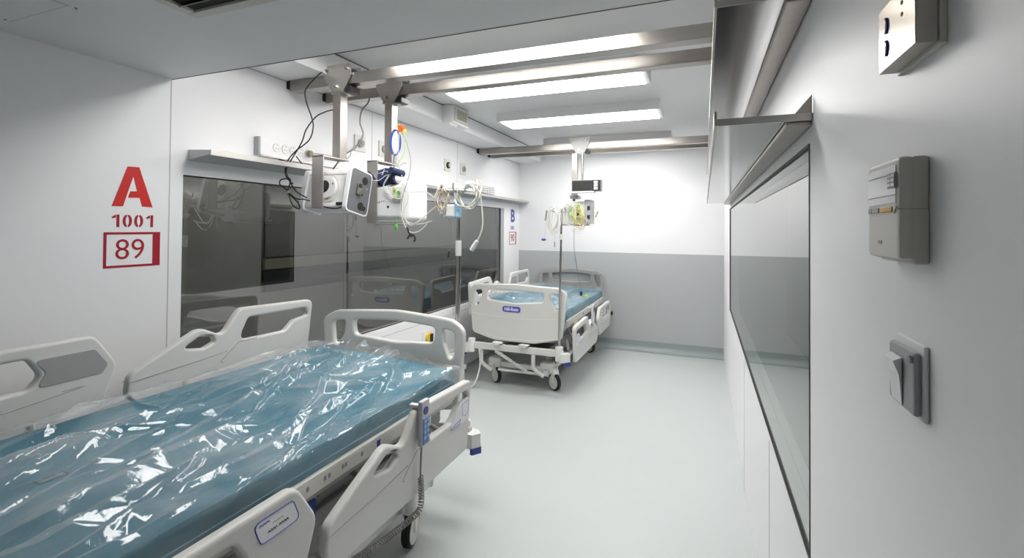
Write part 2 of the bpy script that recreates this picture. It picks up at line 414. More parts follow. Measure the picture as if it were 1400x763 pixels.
# ================================================================== CEILING LIGHTS
LX0, LX1 = -1.68, -.352
def ceiling_light(y0, label, first=None):
    t = thing('ceiling_light', label, 'light', ((LX0+LX1)/2, y0+.15, 2.44), 'long white light fixtures across the ceiling')
    z0 = 2.437
    m = MB()
    m.box((LX0-.03, y0-.022, z0+.004), (LX1+.03, y0, ZC)); m.box((LX0-.03, y0+.30, z0+.004), (LX1+.03, y0+.322, ZC))
    m.box((LX0-.03, y0, z0+.004), (LX0, y0+.30, ZC)); m.box((LX1, y0, z0+.004), (LX1+.03, y0+.30, ZC))
    m.box((LX0, y0, z0+.03), (LX1, y0+.30, ZC))
    m.build('housing', 'trim', t, smooth=False)
    m = MB(); m.box((LX0, y0, z0), (LX1, y0+.30, z0+.03)); m.build('diffuser', 'lamp', t, smooth=False)
    return t
L1 = ceiling_light(2.89, 'long white ceiling light just behind the two overhead rails, nearer of the two fully seen')
dup(L1, (0, 1.035, 0), 'long white ceiling light second behind the paired rails, alone on the open ceiling')
dup(L1, (0, -1.17, .018), 'ceiling light tucked behind the edge of the low ceiling, lighting the nearest rail')
dup(L1, (0, 2.36, 0), 'far ceiling light whose grey side shows just over the far rail')

# ================================================================== OVERHEAD RAILS
def rail(y0, y1, label):
    m = MB(); m.box((XL+.03, y0, 2.310), (XR, y1, ZDUCT-.002), .004)
    t = thing('overhead_rail', label, 'rail', ((XL+XR)/2, (y0+y1)/2, 2.31), 'steel rails spanning the room')
    m.build('beam', 'steel', t)
    m = MB(); m.prism([(XL, 2.31+.02), (XL, ZDUCT-.001), (XL+.034, ZDUCT-.001), (XL+.034, 2.315)], lambda a, b, t_: (a, t_, b), y0+.003, y1-.003)
    m.build('end_gap_shade', 'gasket', t, smooth=False)  # black wedge paints the shadowed gap between rail end and wall
    return t
rail(2.18, 2.25, 'brushed steel overhead rail nearest the camera, carrying the grey-fronted machine')
rail(2.475, 2.545, 'brushed steel overhead rail behind the nearest one, carrying the white box with leads')
rail(4.80, 4.87, 'far brushed steel overhead rail above the second bed, with white trolley plate')
rail(5.09, 5.16, 'last steel overhead rail, thin strip seen just below the far one')

# ================================================================== SOFFIT AIR BOX, CEILING VENT, HATCH
t = thing('air_vent_box', 'white air outlet box with olive grille on the soffit beside the ceiling lights', 'vent', (-1.97, 3.63, 2.36))
m = MB(); m.box((XD, 3.49, 2.365), (-1.925, 3.77, ZC-.004), .004); m.build('body', 'trim', t)
m = MB(); m.box((-1.927, 3.51, 2.385), (-1.914, 3.75, 2.50), .003); m.build('grille_frame', 'ventbeige', t)
m = MB(); m.box((-1.915, 3.55, 2.405), (-1.912, 3.715, 2.485))
g = m.build('grille', 'grille', t, smooth=False)
m = MB()
for i in range(8): m.box((-1.913, 3.555+i*.0205, 2.407), (-1.909, 3.559+i*.0205, 2.483))
m.build('slats', 'ventbeige', g, smooth=False)
m = MB(); m.box((XD, 3.47, 2.35), (-1.94, 3.60, 2.366), .002); m.build('lower_flange', 'trim', t)

t = thing('ceiling_vent', 'beige air vent with dark slots in the low ceiling at the top of the photo', 'vent', (-1.25, .80, ZLOW))
VX0, VX1, VY0, VY1 = -1.548, -.95, .45, 1.077
m = MB()
for a, b in (((VX0, VY0), (VX1, VY0+.035)), ((VX0, VY1-.035), (VX1, VY1)), ((VX0, VY0+.035), (VX0+.035, VY1-.035)), ((VX1-.035, VY0+.035), (VX1, VY1-.035))):
    m.box((*a, ZLOW-.012), (*b, ZLOW-.001), .003)
m.build('vent_frame', 'ventbeige', t)
m = MB(); m.box((VX0+.03, VY0+.03, ZLOW-.002), (VX1-.03, VY1-.03, ZLOW-.0005)); m.build('duct_opening', 'ventdark', t, smooth=False)
m = MB()
rx = Matrix.Rotation(math.radians(38), 3, 'X')
for i in range(12):
    y = VY1-.075-i*.042; m.box((VX0+.035, y-.013, ZLOW-.0095), (VX1-.035, y+.013, ZLOW-.0075), 0, rx)
m.build('louvre_slats', 'ventbeige', t)
t = thing('access_panel', 'flat white access panel with small screws in the low ceiling corner', 'panel', (-2.03, .72, ZLOW))
m = MB(); m.box((-2.2, .56, ZLOW-.0025), (-1.865, .878, ZLOW-.0003), .0012); m.build('cover', 'ceil_low', t)
m = MB(); m.box((-2.203, .878, ZLOW-.0012), (-1.862, .882, ZLOW-.0002)); m.box((-1.865, .557, ZLOW-.0012), (-1.861, .882, ZLOW-.0002)); m.build('joint', 'seamgrey', t)
for sx, sy in ((-2.185, .863), (-1.86, .90), (-1.88, .575)):
    m = MB(); m.cyl((sx, sy, ZLOW-.005), (sx, sy, ZLOW-.0005), .004, seg=10); m.build('screw', 'midgrey', t)

# ================================================================== SHELVES
# long white shelf over the left window with a sloping underside
t = thing('wall_shelf', 'long pale shelf above the dark left window', 'shelf', (-2.26, 3.8, 1.82))
sy0, sy1 = 1.60, 6.10
m = MB(); m.prism([(XL, 1.822), (XL, 1.872), (-2.195, 1.864), (-2.195, 1.842)], lambda a, b, t_: (a, t_, b), sy0, sy1); m.build('shelf_board', 'trim', t, smooth=False)
m = MB(); m.box((-2.195, sy0, 1.838), (-2.189, sy1, 1.866), .001); m.build('front_lip', 'steelb', t, smooth=False)
m = MB(); m.prism([(XL, 1.822), (XL, 1.818), (-2.195, 1.838), (-2.195, 1.842)], lambda a, b, t_: (a, t_, b), sy0, sy1); m.build('underside', 'switchg', t, smooth=False)  # grey sheet puts the shade under the white board into its colour
# wire basket on it
t = thing('wire_basket', 'small wire basket standing on the far end of the left shelf', 'basket', (-2.26, 4.75, 1.872))
m = MB()
bx0, bx1, by0, by1 = -2.32, -2.20, 4.55, 4.98
for z in (1.876, 1.90, 1.925, 1.95): m.tube([(bx0, by0, z), (bx1, by0, z), (bx1, by1, z), (bx0, by1, z)], .0018, 5, closed=True)
m.build('rims', 'gcable', t)
m = MB()
for i in range(15):
    y = by0+i*(by1-by0)/14; m.tube([(bx1, y, 1.95), (bx1, y, 1.874), (bx0, y, 1.874), (bx0, y, 1.95)], .0015, 5)
for i in range(1, 4):
    x = bx0+i*(bx1-bx0)/4
    for y in (by0, by1): m.tube([(x, y, 1.874), (x, y, 1.95)], .0015, 5)
m.build('wires', 'gcable', t)

def steel_shelf(z, y0, y1, label, gus):
    t = thing('steel_shelf', label, 'shelf', (.12, (y0+y1)/2, z))
    m = MB(); m.box((.024, y0, z), (XR-.002, y1, z+.012), .001); m.build('shelf_plate', 'shelf', t, smooth=False)
    m = MB(); m.box((.020, y0, z-.002), (.026, y1, z+.030), .001); m.build('front_lip', 'steel', t, smooth=False)
    m = MB(); m.box((.020, y0-.004, z-.004), (XR-.002, y0, z+.012), .001); m.build('end_lip', 'steelb', t, smooth=False)
    m = MB(); m.box((XR-.052, y0+.004, z-.012), (XR-.003, y1, z-.001), .004); m.build('mounting_channel', 'steel', t)
    if gus:
        m = MB(); m.prism([(.178, z+.012), (XR-.004, z+.052), (XR-.004, z+.012)], lambda a, b, t_: (a, t_, b), y0, y0+.004); m.build('gusset', 'steelp', t, smooth=False)
    return t
steel_shelf(2.0, 1.165, 4.74, 'polished steel shelf high on the right wall, upper of the two', False)
steel_shelf(1.735, 1.17, 4.68, 'polished steel shelf right above the right window, lower of the two', True)

# ================================================================== SIGNS
e = .0012; xs = XL+.003
t = thing('wall_sign', 'red stencil sign A 1001 89 on the near left wall', 'sign', (xs, 1.355, 1.317))
A1 = [(1.271, 1.580), (1.329, 1.756), (1.352, 1.757), (1.353, 1.715), (1.314, 1.581)]
A2 = [(1.352, 1.757), (1.376, 1.758), (1.435, 1.581), (1.391, 1.583), (1.380, 1.622), (1.333, 1.620), (1.342, 1.648), (1.369, 1.650), (1.353, 1.715)]
m = MB()
for P_ in (A1, A2): m.prism(P_, lambda a, b, t_: (t_, a, b), xs, xs+e)
m.build('letter', 'red', t, smooth=False)
def stencil_digits(mb, s_, y, z, w, h, x, sp, th=.011):
    for i, ch in enumerate(s_):
        cy = y+i*sp
        if ch == '1':
            mb.box((x, cy+w*.10, z-h/2), (x+e, cy+w*.10+th, z+h/2))
            mb.prism([(cy-w*.42, z+h*.30), (cy+w*.02, z+h*.5), (cy+w*.02, z+h*.24), (cy-w*.38, z+h*.2)], lambda a, b, t_: (t_, a, b), x, x+e)
        elif ch == '0':
            for sg in (-1, 1):
                out = [(cy+sg*(w*.06+(w*.44)*math.sin(a)), z+h/2*math.cos(a)) for a in [math.pi*k/14 for k in range(15)]]
                inn = [(cy+sg*(w*.06+max(0, w*.44-th)*math.sin(a)), z+(h/2-th*.75)*math.cos(a)) for a in [math.pi*k/14 for k in range(14, -1, -1)]]
                n = len(out)
                for k in range(n-1):
                    mb.prism([out[k], out[k+1], inn[n-2-k], inn[n-1-k]], lambda a, b, t_: (t_, a, b), x, x+e)
m = MB(); stencil_digits(m, '1001', 1.287, 1.518, .036, .054, xs, .0455); m.build('number', 'dred', t, smooth=False)
m = MB()
fy0, fy1, fz0, fz1 = 1.244, 1.470, 1.316, 1.469
m.box((xs, fy0, fz1-.010), (xs+e, fy1, fz1)); m.box((xs, fy0, fz0), (xs+e, fy1, fz0+.010))
m.box((xs, fy0, fz0+.01), (xs+e, fy0+.011, fz1-.01)); m.box((xs, fy1-.032, fz0+.01), (xs+e, fy1, fz1-.01))
m.build('frame', 'dred', t, smooth=False)
m = MB(); text_into(m, '89', (xs+.0004, 1.346, 1.390), .126, 'left_wall', .0006, -.0008, .98); m.build('number', 'dred', t, smooth=False)
xs = XL+.0005
t = thing('wall_sign', 'narrow sign B 1001 90 at the far end of the dark window', 'sign', (xs, 5.90, 1.284))
m = MB(); text_into(m, 'B', (xs, 5.895, 1.652), .225, 'left_wall', .0008, .007, 1.15); m.build('letter', 'blue', t, smooth=False)
m = MB(); text_into(m, '1001', (xs, 5.885, 1.502), .062, 'left_wall', .0006, .001, 1.1); m.build('number', 'blue', t, smooth=False)
m = MB()
fy0, fy1, fz0, fz1 = 5.779, 6.022, 1.284, 1.451
m.box((xs, fy0, fz1-.008), (xs+e, fy1, fz1)); m.box((xs, fy0, fz0), (xs+e, fy1, fz0+.008))
m.box((xs, fy0, fz0+.008), (xs+e, fy0+.014, fz1-.008)); m.box((xs, fy1-.03, fz0+.008), (xs+e, fy1, fz1-.008)); m.build('frame', 'dred', t, smooth=False)
m = MB(); text_into(m, '90', (xs, 5.892, 1.368), .135, 'left_wall', .0006, .001, .95); m.build('number', 'dred', t, smooth=False)

# ================================================================== WALL SOCKETS
t = thing('socket_strip', 'white power socket strip on the left wall above the shelf', 'socket strip', (XL+.02, 2.25, 1.905))
m = MB(); m.box((XL, 1.972, 1.905), (XL+.036, 2.60, 2.0), .003); m.build('body', 'trim', t)
m = MB(); m.box((XL, 1.962, 1.903), (XL+.038, 1.976, 2.002), .002); m.build('end_cap', 'switchg', t)
m = MB(); m.box((XL+.030, 1.976, 1.893), (XL+.04, 2.60, 1.905), .002); m.build('bottom_channel', 'steelb', t)
for i, y in enumerate((2.085, 2.147, 2.205, 2.265, 2.325)):
    m = MB(); m.cyl((XL+.030, y, 1.955), (XL+.040, y, 1.955), .026, seg=24); m.cyl((XL+.03, y, 1.955), (XL+.038, y, 1.955), .027, seg=24)
    s_ = m.build('socket', 'cream', t)
    m = MB(); m.cyl((XL+.0385, y, 1.955), (XL+.0405, y, 1.955), .019, seg=20); f_ = m.build('socket_face', 'paperw', s_)
    m = MB()
    for dy in (-.008, .008): m.cyl((XL+.04, y+dy, 1.950), (XL+.0412, y+dy, 1.950), .0028, seg=8)
    m.box((XL+.04, y-.003, 1.968), (XL+.0412, y+.003, 1.972)); m.build('socket_holes', 'black', s_)
t = thing('power_plug', 'grey plug pushed into the last socket of the strip', 'plug', (XL+.06, 2.325, 1.93))
m = MB(); m.cyl((XL+.041, 2.325, 1.955), (XL+.066, 2.325, 1.955), .022, .018, bev=.003); m.build('plug_body', mat('plug_grey', (.30, .29, .22), .5, var=(8, .03)), t)
m = MB(); m.tube(smooth_pts([(XL+.066, 2.325, 1.955), (XL+.10, 2.36, 1.955), (XL+.09, 2.45, 1.96), (XL+.05, 2.62, 1.955), (XL+.06, 2.68, 1.99), (XL+.04, 2.72, 2.04), (XL+.02, 2.80, 2.09)]), .004); m.build('lead', 'tan', t)

def outlet(y, label, core):
    t = thing('gas_outlet', label, 'outlet', (XL, y, 2.06), 'round outlets on white plates on the left wall')
    m = MB(); m.box((XL, y-.058, 2.050), (XL+.010, y+.058, 2.170), .003); m.build('plate', 'cream', t)
    m = MB(); m.cyl((XL+.008, y, 2.11), (XL+.026, y, 2.11), .031, bev=.003); m.build('ring', core, t)
    m = MB(); m.cyl((XL+.026, y, 2.11), (XL+.032, y, 2.11), .017); m.build('port', 'midgrey' if core != 'black' else 'wheel', t)
    return t
outlet(2.85, 'grey round gas outlet on the left wall just right of the nearest hanging post', 'switchg')
outlet(3.13, 'gas outlet plate half hidden behind the second hanging post', 'switchg')
outlet(4.14, 'black round gas outlet on the left wall, left of the far pair', 'black')
outlet(4.47, 'light grey round gas outlet on the left wall, right of the far pair', 'switchg')
t = thing('emergency_knob', 'yellow and black knob on the wall below the dark window', 'knob', (XL, 3.81, .44))
m = MB(); m.box((XL, 3.73, .425), (XL+.006, 3.89, .56), .002); m.build('plate', 'paperw', t)
m = MB(); m.cyl((XL+.006, 3.82, .495), (XL+.03, 3.82, .495), .050, bev=.004); m.build('knob', 'yellow', t)
m = MB(); m.box((XL+.03, 3.81, .455), (XL+.037, 3.86, .53), .006); m.build('grip', 'black', t)
t = thing('wall_hook', 'small black bracket on the grey back wall beside the second bed', 'bracket', (-1.095, YB, .41))
m = MB(); m.box((-1.122, YB-.025, .418), (-1.068, YB, .462), .006); m.box((-1.108, YB-.035, .432), (-1.082, YB-.02, .452), .004); m.build('clamp', 'black', t)
m = MB(); m.box((-1.128, YB-.004, .41), (-1.062, YB, .47), .002); m.build('plate', 'switchg', t)

# ================================================================== DEVICES ON THE NEAR RIGHT WALL
xr = XR-.004
t = thing('steel_control_box', 'polished steel control plate at the top of the near right wall', 'control box', (xr, .617, 1.675))
m = MB(); m.box((xr-.024, .565, 1.679), (xr-.006, .668, 1.750), .0012); m.build('cover', 'chrome', t)
m = MB(); m.box((xr-.006, .563, 1.676), (xr, .670, 1.752), .001); m.build('back_plate', 'beige', t)
for z in (1.726, 1.701):
    m = MB(); m.tube([(xr-.0246, .644-.006*math.cos(a), z+.008*math.sin(a)) for a in [math.pi*(-.45+k*.09) for k in range(11)]], .0014, 6)
    m.cyl((xr-.0244, .6415, z), (xr-.0235, .6415, z), .0055, seg=16); m.build('push_button', 'blue', t)
for z in (1.7325, 1.7205):
    m = MB(); m.cyl((xr-.0246, .598, z), (xr-.0238, .598, z), .0022, seg=10); m.build('indicator_hole', 'black', t)
m = MB(); m.cyl((xr-.0246, .598, 1.743), (xr-.0238, .598, 1.743), .0035, seg=10); m.build('indicator_light', 'yellow', t)
t = thing('wall_thermostat', 'beige thermostat with a white display and amber key on the near right wall', 'thermostat', (xr, .655, 1.468))
th = [(0, 0), (0, .110), (-.020, .110), (-.026, .104), (-.026, .012), (-.014, 0)]
m = MB(); m.box((xr-.014, .603, 1.466), (xr, .702, 1.577), .003); m.box((xr-.026, .603, 1.470), (xr-.010, .702, 1.577), .005); m.build('housing', 'beige', t)
m = MB(); m.box((xr-.0268, .6085, 1.529), (xr-.0255, .696, 1.5685), .0004); d_ = m.build('display', 'lcd', t)
m = MB(); m.box((xr-.0280, .607, 1.545), (xr-.0273, .6285, 1.5610)); m.build('digits', 'lcddark', d_)
m = MB()
for i in range(3): m.box((xr-.0283, .6085, 1.5470+i*.0047), (xr-.0279, .6175, 1.5500+i*.0047)); m.box((xr-.0283, .6190, 1.5470+i*.0047), (xr-.0279, .627, 1.5500+i*.0047))
m.build('digit_segments', 'lcd', d_)
m = MB(); m.box((xr-.0282, .62, 1.5595), (xr-.0272, .694, 1.5600)); m.box((xr-.0282, .607, 1.5375), (xr-.0272, .694, 1.5380)); m.build('display_lines', 'midgrey', d_)
m = MB(); m.prism([(.606, 1.5255), (.612, 1.5185), (.692, 1.5185), (.698, 1.5225), (.692, 1.5265), (.612, 1.5275)], lambda a, b, t_: (t_, a, b), xr-.0272, xr-.0255); m.build('key_strip', 'wheel', t, smooth=False)
for y0, y1, mm in ((.680, .691, 'midgrey'), (.656, .679, 'midgrey'), (.615, .652, 'amber')):
    m = MB(); m.box((xr-.0285, y0, 1.5200), (xr-.0265, y1, 1.5258), .0008); m.build('key', mm, t)
m = MB(); m.box((xr-.0262, .6028, 1.5225), (xr-.001, .6065, 1.5231)); m.build('cover_joint', 'midgrey', t)
m = MB(); m.box((xr-.0266, .652, 1.4855), (xr-.0258, .664, 1.4895)); m.build('badge', 'midgrey', t, smooth=False)
t = thing('light_switch', 'grey rocker light switch low on the near right wall', 'switch', (xr, .64, 1.295))
Rz = Matrix.Rotation(math.radians(0), 3, 'X')
m = MB(); m.box((xr-.005, .605, 1.306), (xr, .681, 1.384), .003); m.build('back_plate', 'trim', t)
m = MB(); m.box((xr-.012, .610, 1.310), (xr-.004, .681, 1.376), .004); m.build('surround', 'switchg', t)
m = MB(); m.prism([(xr-.013, 1.314), (xr-.0155, 1.345), (xr-.021, 1.360), (xr-.013, 1.364)], lambda a, b, t_: (a, t_, b), .638, .668); m.build('rocker', 'trim', t, smooth=False)
m = MB(); m.cyl((xr-.0145, .615, 1.368), (xr-.0128, .615, 1.368), .004, seg=12); m.build('screw', 'midgrey', t)

# ================================================================== HOSPITAL BEDS
CX = -1.62
def bed(name_label, yf, s, dz, cast_l, ca, zr, zl, rl):
    """yf: foot board position, s: direction of the head, dz: deck height offset"""
    t = thing('hospital_bed', name_label, 'bed', (CX, yf+s*.95, 0))
    W = lambda x, l, z: Vector((CX+x, yf+s*l, z))
    def bx(mb, x0, x1, l0, l1, z0, z1, bev=0.): 
        mb.box((CX+x0, min(yf+s*l0, yf+s*l1), z0), (CX+x1, max(yf+s*l0, yf+s*l1), z1), bev); return mb
    # ---- end boards: rounded slab with three openings, bowed outwards
    def board(nm, l, out, mm, top, botz, wx=1., ox=0.):
        o = [(-.445, botz+.04, .05), (-.20, botz-.01, .2), (.20, botz-.01, .2), (.445, botz+.04, .05), (.487, top-.05, .07), (.40, top-.008, .1), (0, top+.012, .5), (-.40, top-.008, .1), (-.487, top-.05, .07)]
        mid = [(-.285, top-.058, .03), (0, top-.045, .4), (.285, top-.058, .03), (.275, top-.145, .035), (0, top-.165, .4), (-.275, top-.145, .035)]
        rt = [(.335, top-.060, .02), (.425, top-.070, .03), (.415, top-.20, .03), (.385, top-.215, .02), (.345, top-.14, .03)]
        lt = [(-a, b, r_) for a, b, r_ in reversed(rt)]
        cuts = [-.46+i*.046 for i in range(21)]
        f = lambda a, b: 0
        def mp(a, b, tt):
            lw = l + out*(.055*(1-(a/.49)**2)) + out*tt
            return W(a*wx+ox, lw, b+dz)
        m = MB(); m.curve_solid([fillet(o, .05, 6), fillet(mid, .03), fillet(rt, .03), fillet(lt, .03)], .020, .011, mp, cuts)
        b_ = m.build(nm, mm, t)
        return b_, mp
    fb, mp = board('footboard', 0.0, -1, 'plastic', 1.02, .51, .96 if s < 0 else 1.)
    # groove line and maker's badge on the outer face
    m = MB(); m.tube([mp(a, .735-.018*(1-(a/.45)**2), .0205) for a in [-.44+i*.044 for i in range(21)]], .0022, 6); m.build('moulded_ridge', 'plastic2', fb)
    m = MB(); m.tube([mp(a, .56-.035*(1-(a/.45)**2), .0205) for a in [-.42+i*.042 for i in range(21)]], .003, 6); m.build('lower_ridge', 'plastic2', fb)
    bad = fillet([(-.115, .772), (.065, .772), (.065, .825), (-.115, .825)], .026, 6)
    m = MB(); m.curve_solid([bad], .003, .001, lambda a, b, tt: mp(a, b, .0215+tt), [-.09+i*.02 for i in range(8)])
    bd = lbl(m.build('badge', 'blue2', fb), 'blue oval badge with white lettering')
    m = MB(); text_into(m, 'Hill-Rom', (0, 0, 0), .040, ((1, 0, 0), (0, 1, 0), (0, 0, 1)), .0006, .0012, .95)
    for v in m.bm.verts:
        # lettering reads correctly when seen from outside the foot end
        a = v.co.x*(1 if s > 0 else -1)-.025
        v.co = mp(a, .798+v.co.y, .0252+v.co.z)
    m.build('lettering', 'paperw', fb, smooth=False)
    hb, _ = board('headboard', 1.86, 1, 'plastgrey', 1.02, .60, .90, .02)
    # ---- mattress
    m = MB(); bx(m, -.455, .445, .045, 1.82, .655+dz, .785+dz, .035)
    for v in m.bm.verts:
        if v.co.z > .72+dz: v.co.z += .040*max(0, min(1, (.445-(v.co.x-CX))/.9))
    mt = m.build('mattress', 'teal', t)
    m = MB(); m.tube([W(x, l, .722+dz) for x, l in ((-.437, .08), (-.437, 1.79), (-.40, 1.822), (.41, 1.822), (.447, 1.79), (.447, .08), (.41, .043), (-.40, .043))], .004, 6, closed=True); m.build('piping', 'teal', mt)
    m = MB()
    q = .05
    mx, ml = -0.072, 1.446
    for a0, a1, l0, l1 in ((-.05, .05, 0, .004), (-.05, .05, .062, .066), (-.05, -.046, 0, .066), (.046, .05, 0, .066)): bx(m, mx+a0, mx+a1, ml+l0, ml+l1, .8060+dz, .8075+dz)
    for a in (-.02, .0, .02): bx(m, mx+a-.004, mx+a+.004, ml+.018, ml+.048, .8060+dz, .8075+dz)
    m.build('care_mark', 'gasket', mt, smooth=False)
    # ---- deck and side channels
    m = MB(); bx(m, -.42, .425, .05, 1.83, .60+dz, .655+dz, .01); m.build('deck', 'frame', t)
    m = MB(); bx(m, .425, .462, .10, 1.80, .640+dz, .700+dz, .006); sc_ = m.build('side_channel', 'cream', t)
    m = MB()
    for i, l in enumerate((1.13, 1.06, .985, .965, .90, .885, .80)):
        bx(m, .4622, .4632, l, l+.010, .665+dz, .680+dz)
    m.build('control_icons', 'midgrey', sc_, smooth=False)
    m = MB(); bx(m, .4622, .4635, .70, .72, .66+dz, .685+dz); m.build('blue_mark', 'blue', sc_, smooth=False)
    m = MB(); bx(m, -.458, -.42, .10, 1.80, .640+dz, .700+dz, .006); m.build('side_channel', 'cream', t)
    for x0, x1 in ((-.36, -.30), (.30, .36)):
        m = MB(); bx(m, x0, x1, .06, 1.78, .50+dz, .575+dz, .01); m.build('deck_rail', 'frameg', t)
    m = MB()
    for l in (.35, .9, 1.5): bx(m, -.40, .40, l, l+.05, .575+dz, .602+dz, .004)
    m.build('deck_crossbar', 'frameg', t)
    for l in (.42, 1.35):
        m = MB()
        for sg in (-1, 1):
            p = [W(sg*.33, l, .54+dz), W(sg*.33, l+.10, .40), W(sg*.31, l+.26, .25)]
            m.tube(p, .018, 8)
        m.tube([W(-.33, l, .54+dz), W(.33, l, .54+dz)], .014, 8)
        m.build('lift_arm', 'frame', t)
    m = MB(); m.cyl(W(0, .55, .30), W(0, 1.15, .48+dz), .032); m.cyl(W(0, .50, .28), W(0, .70, .345), .045); m.build('lift_motor', 'frameg', t)
    # yellow warning stickers by the foot end of the deck
    m = MB(); bx(m, .425, .466, .33, .47, .600+dz, .638+dz, .004); y_ = m.build('release_lever', 'cream', t)
    m = MB(); bx(m, .466, .4675, .345, .385, .606+dz, .632+dz); bx(m, .466, .4675, .42, .44, .606+dz, .626+dz); lbl(m.build('warning_sticker', 'yellow', y_, smooth=False), 'yellow warning sticker')
    m = MB(); bx(m, .40, .43, .99, 1.10, .53+dz, .60+dz, .006); b_ = m.build('valve_block', 'blue2', t)
    m = MB(); bx(m, .43, .4315, 1.02, 1.07, .55+dz, .585+dz); m.build('valve_label', 'paperw', b_, smooth=False)
    # ---- side rails
    foot = [(.115, -.01, .04), (.595, .01, .055), (.685, -.105, .045), (.795, -.050, .07), (.96, -.125, .18), (1.085, -.185, .05), (1.095, -.27, .05), (1.02, -.335, .06), (.155, -.335, .025)]
    slot = [(.545, -.045, .02), (.165, -.052, .02), (.150, -.095, .015), (.255, -.108, .02), (.315, -.155, .03), (.60, -.150, .04)]
    hole = [(.875, -.130, .012), (.80, -.092, .02), (.735, -.100, .015), (.72, -.128, .012), (.775, -.148, .02)]
    head = [(1.205, 0, .055), (1.125, -.125, .06), (1.185, -.30, .05), (1.80, -.30, .06), (1.86, -.10, .06), (1.80, .0, .06)]
    hh = [(1.400, -.045, .03), (1.76, -.045, .03), (1.79, -.11, .03), (1.74, -.155, .03), (1.395, -.150, .04), (1.362, -.11, .03)]
    def side(xo, ztop, sgn, lowered):
        for nm, loops, cover in (('foot_side_rail', [foot, slot, hole], 0), ('head_side_rail', [head, hh], 1)):
            mpf = lambda a, b, tt: W(xo+tt*sgn, (a+rl if lowered else a-.065), ztop+b+dz)
            m = MB(); m.curve_solid([fillet(lp, .03, 6) for lp in loops], .0185, .0115, mpf)
            r_ = m.build(nm, 'plastic', t)
            m = MB()
            if cover == 0:
                for sd in (.0188, -.0188):
                    m.tube([mpf(a, b, sd) for a, b in ((1.09, -.215), (.80, -.198), (.66, -.185))], .0016, 5)
                    m.tube([mpf(*p, sd) for p in fillet([(.705, -.235), (.60, -.155), (.50, -.155), (.50, -.15), (.655, -.235)], .02)][:-8], .0014, 5)
            else:
                for sd in (.0188, -.0188):
                    m.tube([mpf(*p, sd) for p in fillet([(1.165, -.175), (1.45, -.205), (1.80, -.205)], .02, 4)[:]], .0016, 5)
            m.build('moulded_line', 'plastgrey', r_)
            if cover == 1:
                pad = fillet([(1.385, -.052), (1.205, -.052), (1.160, -.118), (1.180, -.148), (1.375, -.150), (1.348, -.10)], .018)
                m = MB(); m.curve_solid([pad], .0022, .001, lambda a, b, tt: mpf(a, b, -.0188+tt)); m.build('inner_pad', 'plastgrey', r_)
                if lowered:
                    lb = fillet([(1.350, -.028), (1.222, -.028), (1.196, -.090), (1.325, -.090)], .016, 5)
                    m = MB(); m.curve_solid([lb], .0007, .0002, lambda a, b, tt: mpf(a, b, .0190+tt)); l_ = lbl(m.build('rail_label', 'paperw', r_, smooth=False), 'white label with a violet outline')
                    m = MB(); m.tube([mpf(p.x, p.y, .0198) for p in lb], .0015, 5, closed=True); m.build('label_outline', 'blue2', l_)
                    m = MB(); sq = lambda a0, a1, b, am, n: [mpf(a0+(a1-a0)*k/n, b+am*((k*7 % 5)-2)/2, .0199) for k in range(n+1)]
                    m.tube(sq(1.332, 1.300, -.040, .0025, 16), .0011, 4); m.build('wordmark', 'blue2', l_)
                    m = MB(); m.tube(sq(1.290, 1.255, -.052, .0012, 14), .0007, 4)
                    m.tube(sq(1.305, 1.276, -.068, .0040, 18), .0010, 4); m.tube(sq(1.270, 1.238, -.067, .0040, 20), .0010, 4)
                    m.build('small_print', 'lcddark', l_)
            elif lowered:
                m = MB(); m.curve_solid([fillet([(.325, -.165), (.315, -.185), (.145, -.190), (.140, -.095), (.165, -.080), (.235, -.085)], .01, 3)], .0007, .0002, lambda a, b, tt: mpf(a, b, .0190+tt))
                l_ = lbl(m.build('rail_label', 'paperw', r_, smooth=False), 'pale label with violet outline drawing')
                m = MB()
                m.tube([mpf(*p, .0198) for p in ((.15, -.10), (.22, -.10), (.215, -.15), (.185, -.165), (.155, -.15))], .0010, 5, closed=True)
                m.tube([mpf(*p, .0198) for p in ((.235, -.165), (.315, -.175), (.325, -.182), (.24, -.182))], .0014, 5, closed=True)
                m.build('label_outline', 'blue2', l_)
        # support arms of the rails
        for l in (.30, .80, 1.32, 1.66):
            m = MB(); zz = ztop+dz
            xi = .43*sgn
            m.tube([W(xo-.02*sgn, l, zz-.27), W((xo+xi)/2, l, zz-.31 if not lowered else zz-.20), W(xi-.03*sgn, l, .60+dz)], .011, 8)
            m.build('rail_arm', 'frameg', t)
    side(-.525, zr, -1, False)
    side(.545, zl, 1, True)
    # ---- foot crossbar with pole sockets, bumpers, push handles
    m = MB(); bx(m, -.47, .47, -.085, -.045, .385+dz*.5, .445+dz*.5, .006)
    for x in (-.27, .23): m.cyl(W(x*1., -.087, .415+dz*.5), W(x, -.084, .415+dz*.5), .006, seg=10)
    cb = m.build('foot_crossbar', 'frame', t)
    for sg in (-1, 1):
        m = MB(); m.cyl(W(sg*.43, -.065, .35+dz*.5), W(sg*.43, -.065, .475+dz*.5), .036, seg=20, bev=.004); m.build('pole_socket', 'plastic2', t)
        m = MB(); m.prism([(CX+sg*.45, yf-s*.02), (CX+sg*.45, yf-s*.11), (CX+sg*.50, yf-s*.10), (CX+sg*.53, yf-s*.06), (CX+sg*.50, yf-s*.02)], lambda a, b, t_: (a, b, t_), .345+dz*.5, .42+dz*.5)
        bp = m.build('corner_bumper', 'plastic2', t)
        m = MB(); m.prism([(CX+sg*.49, yf-s*.018), (CX+sg*.49, yf-s*.113), (CX+sg*.504, yf-s*.104), (CX+sg*.535, yf-s*.06), (CX+sg*.504, yf-s*.016)], lambda a, b, t_: (a, b, t_), .318+dz*.5, .350+dz*.5)
        m.build('bumper_strip', 'blue', bp)
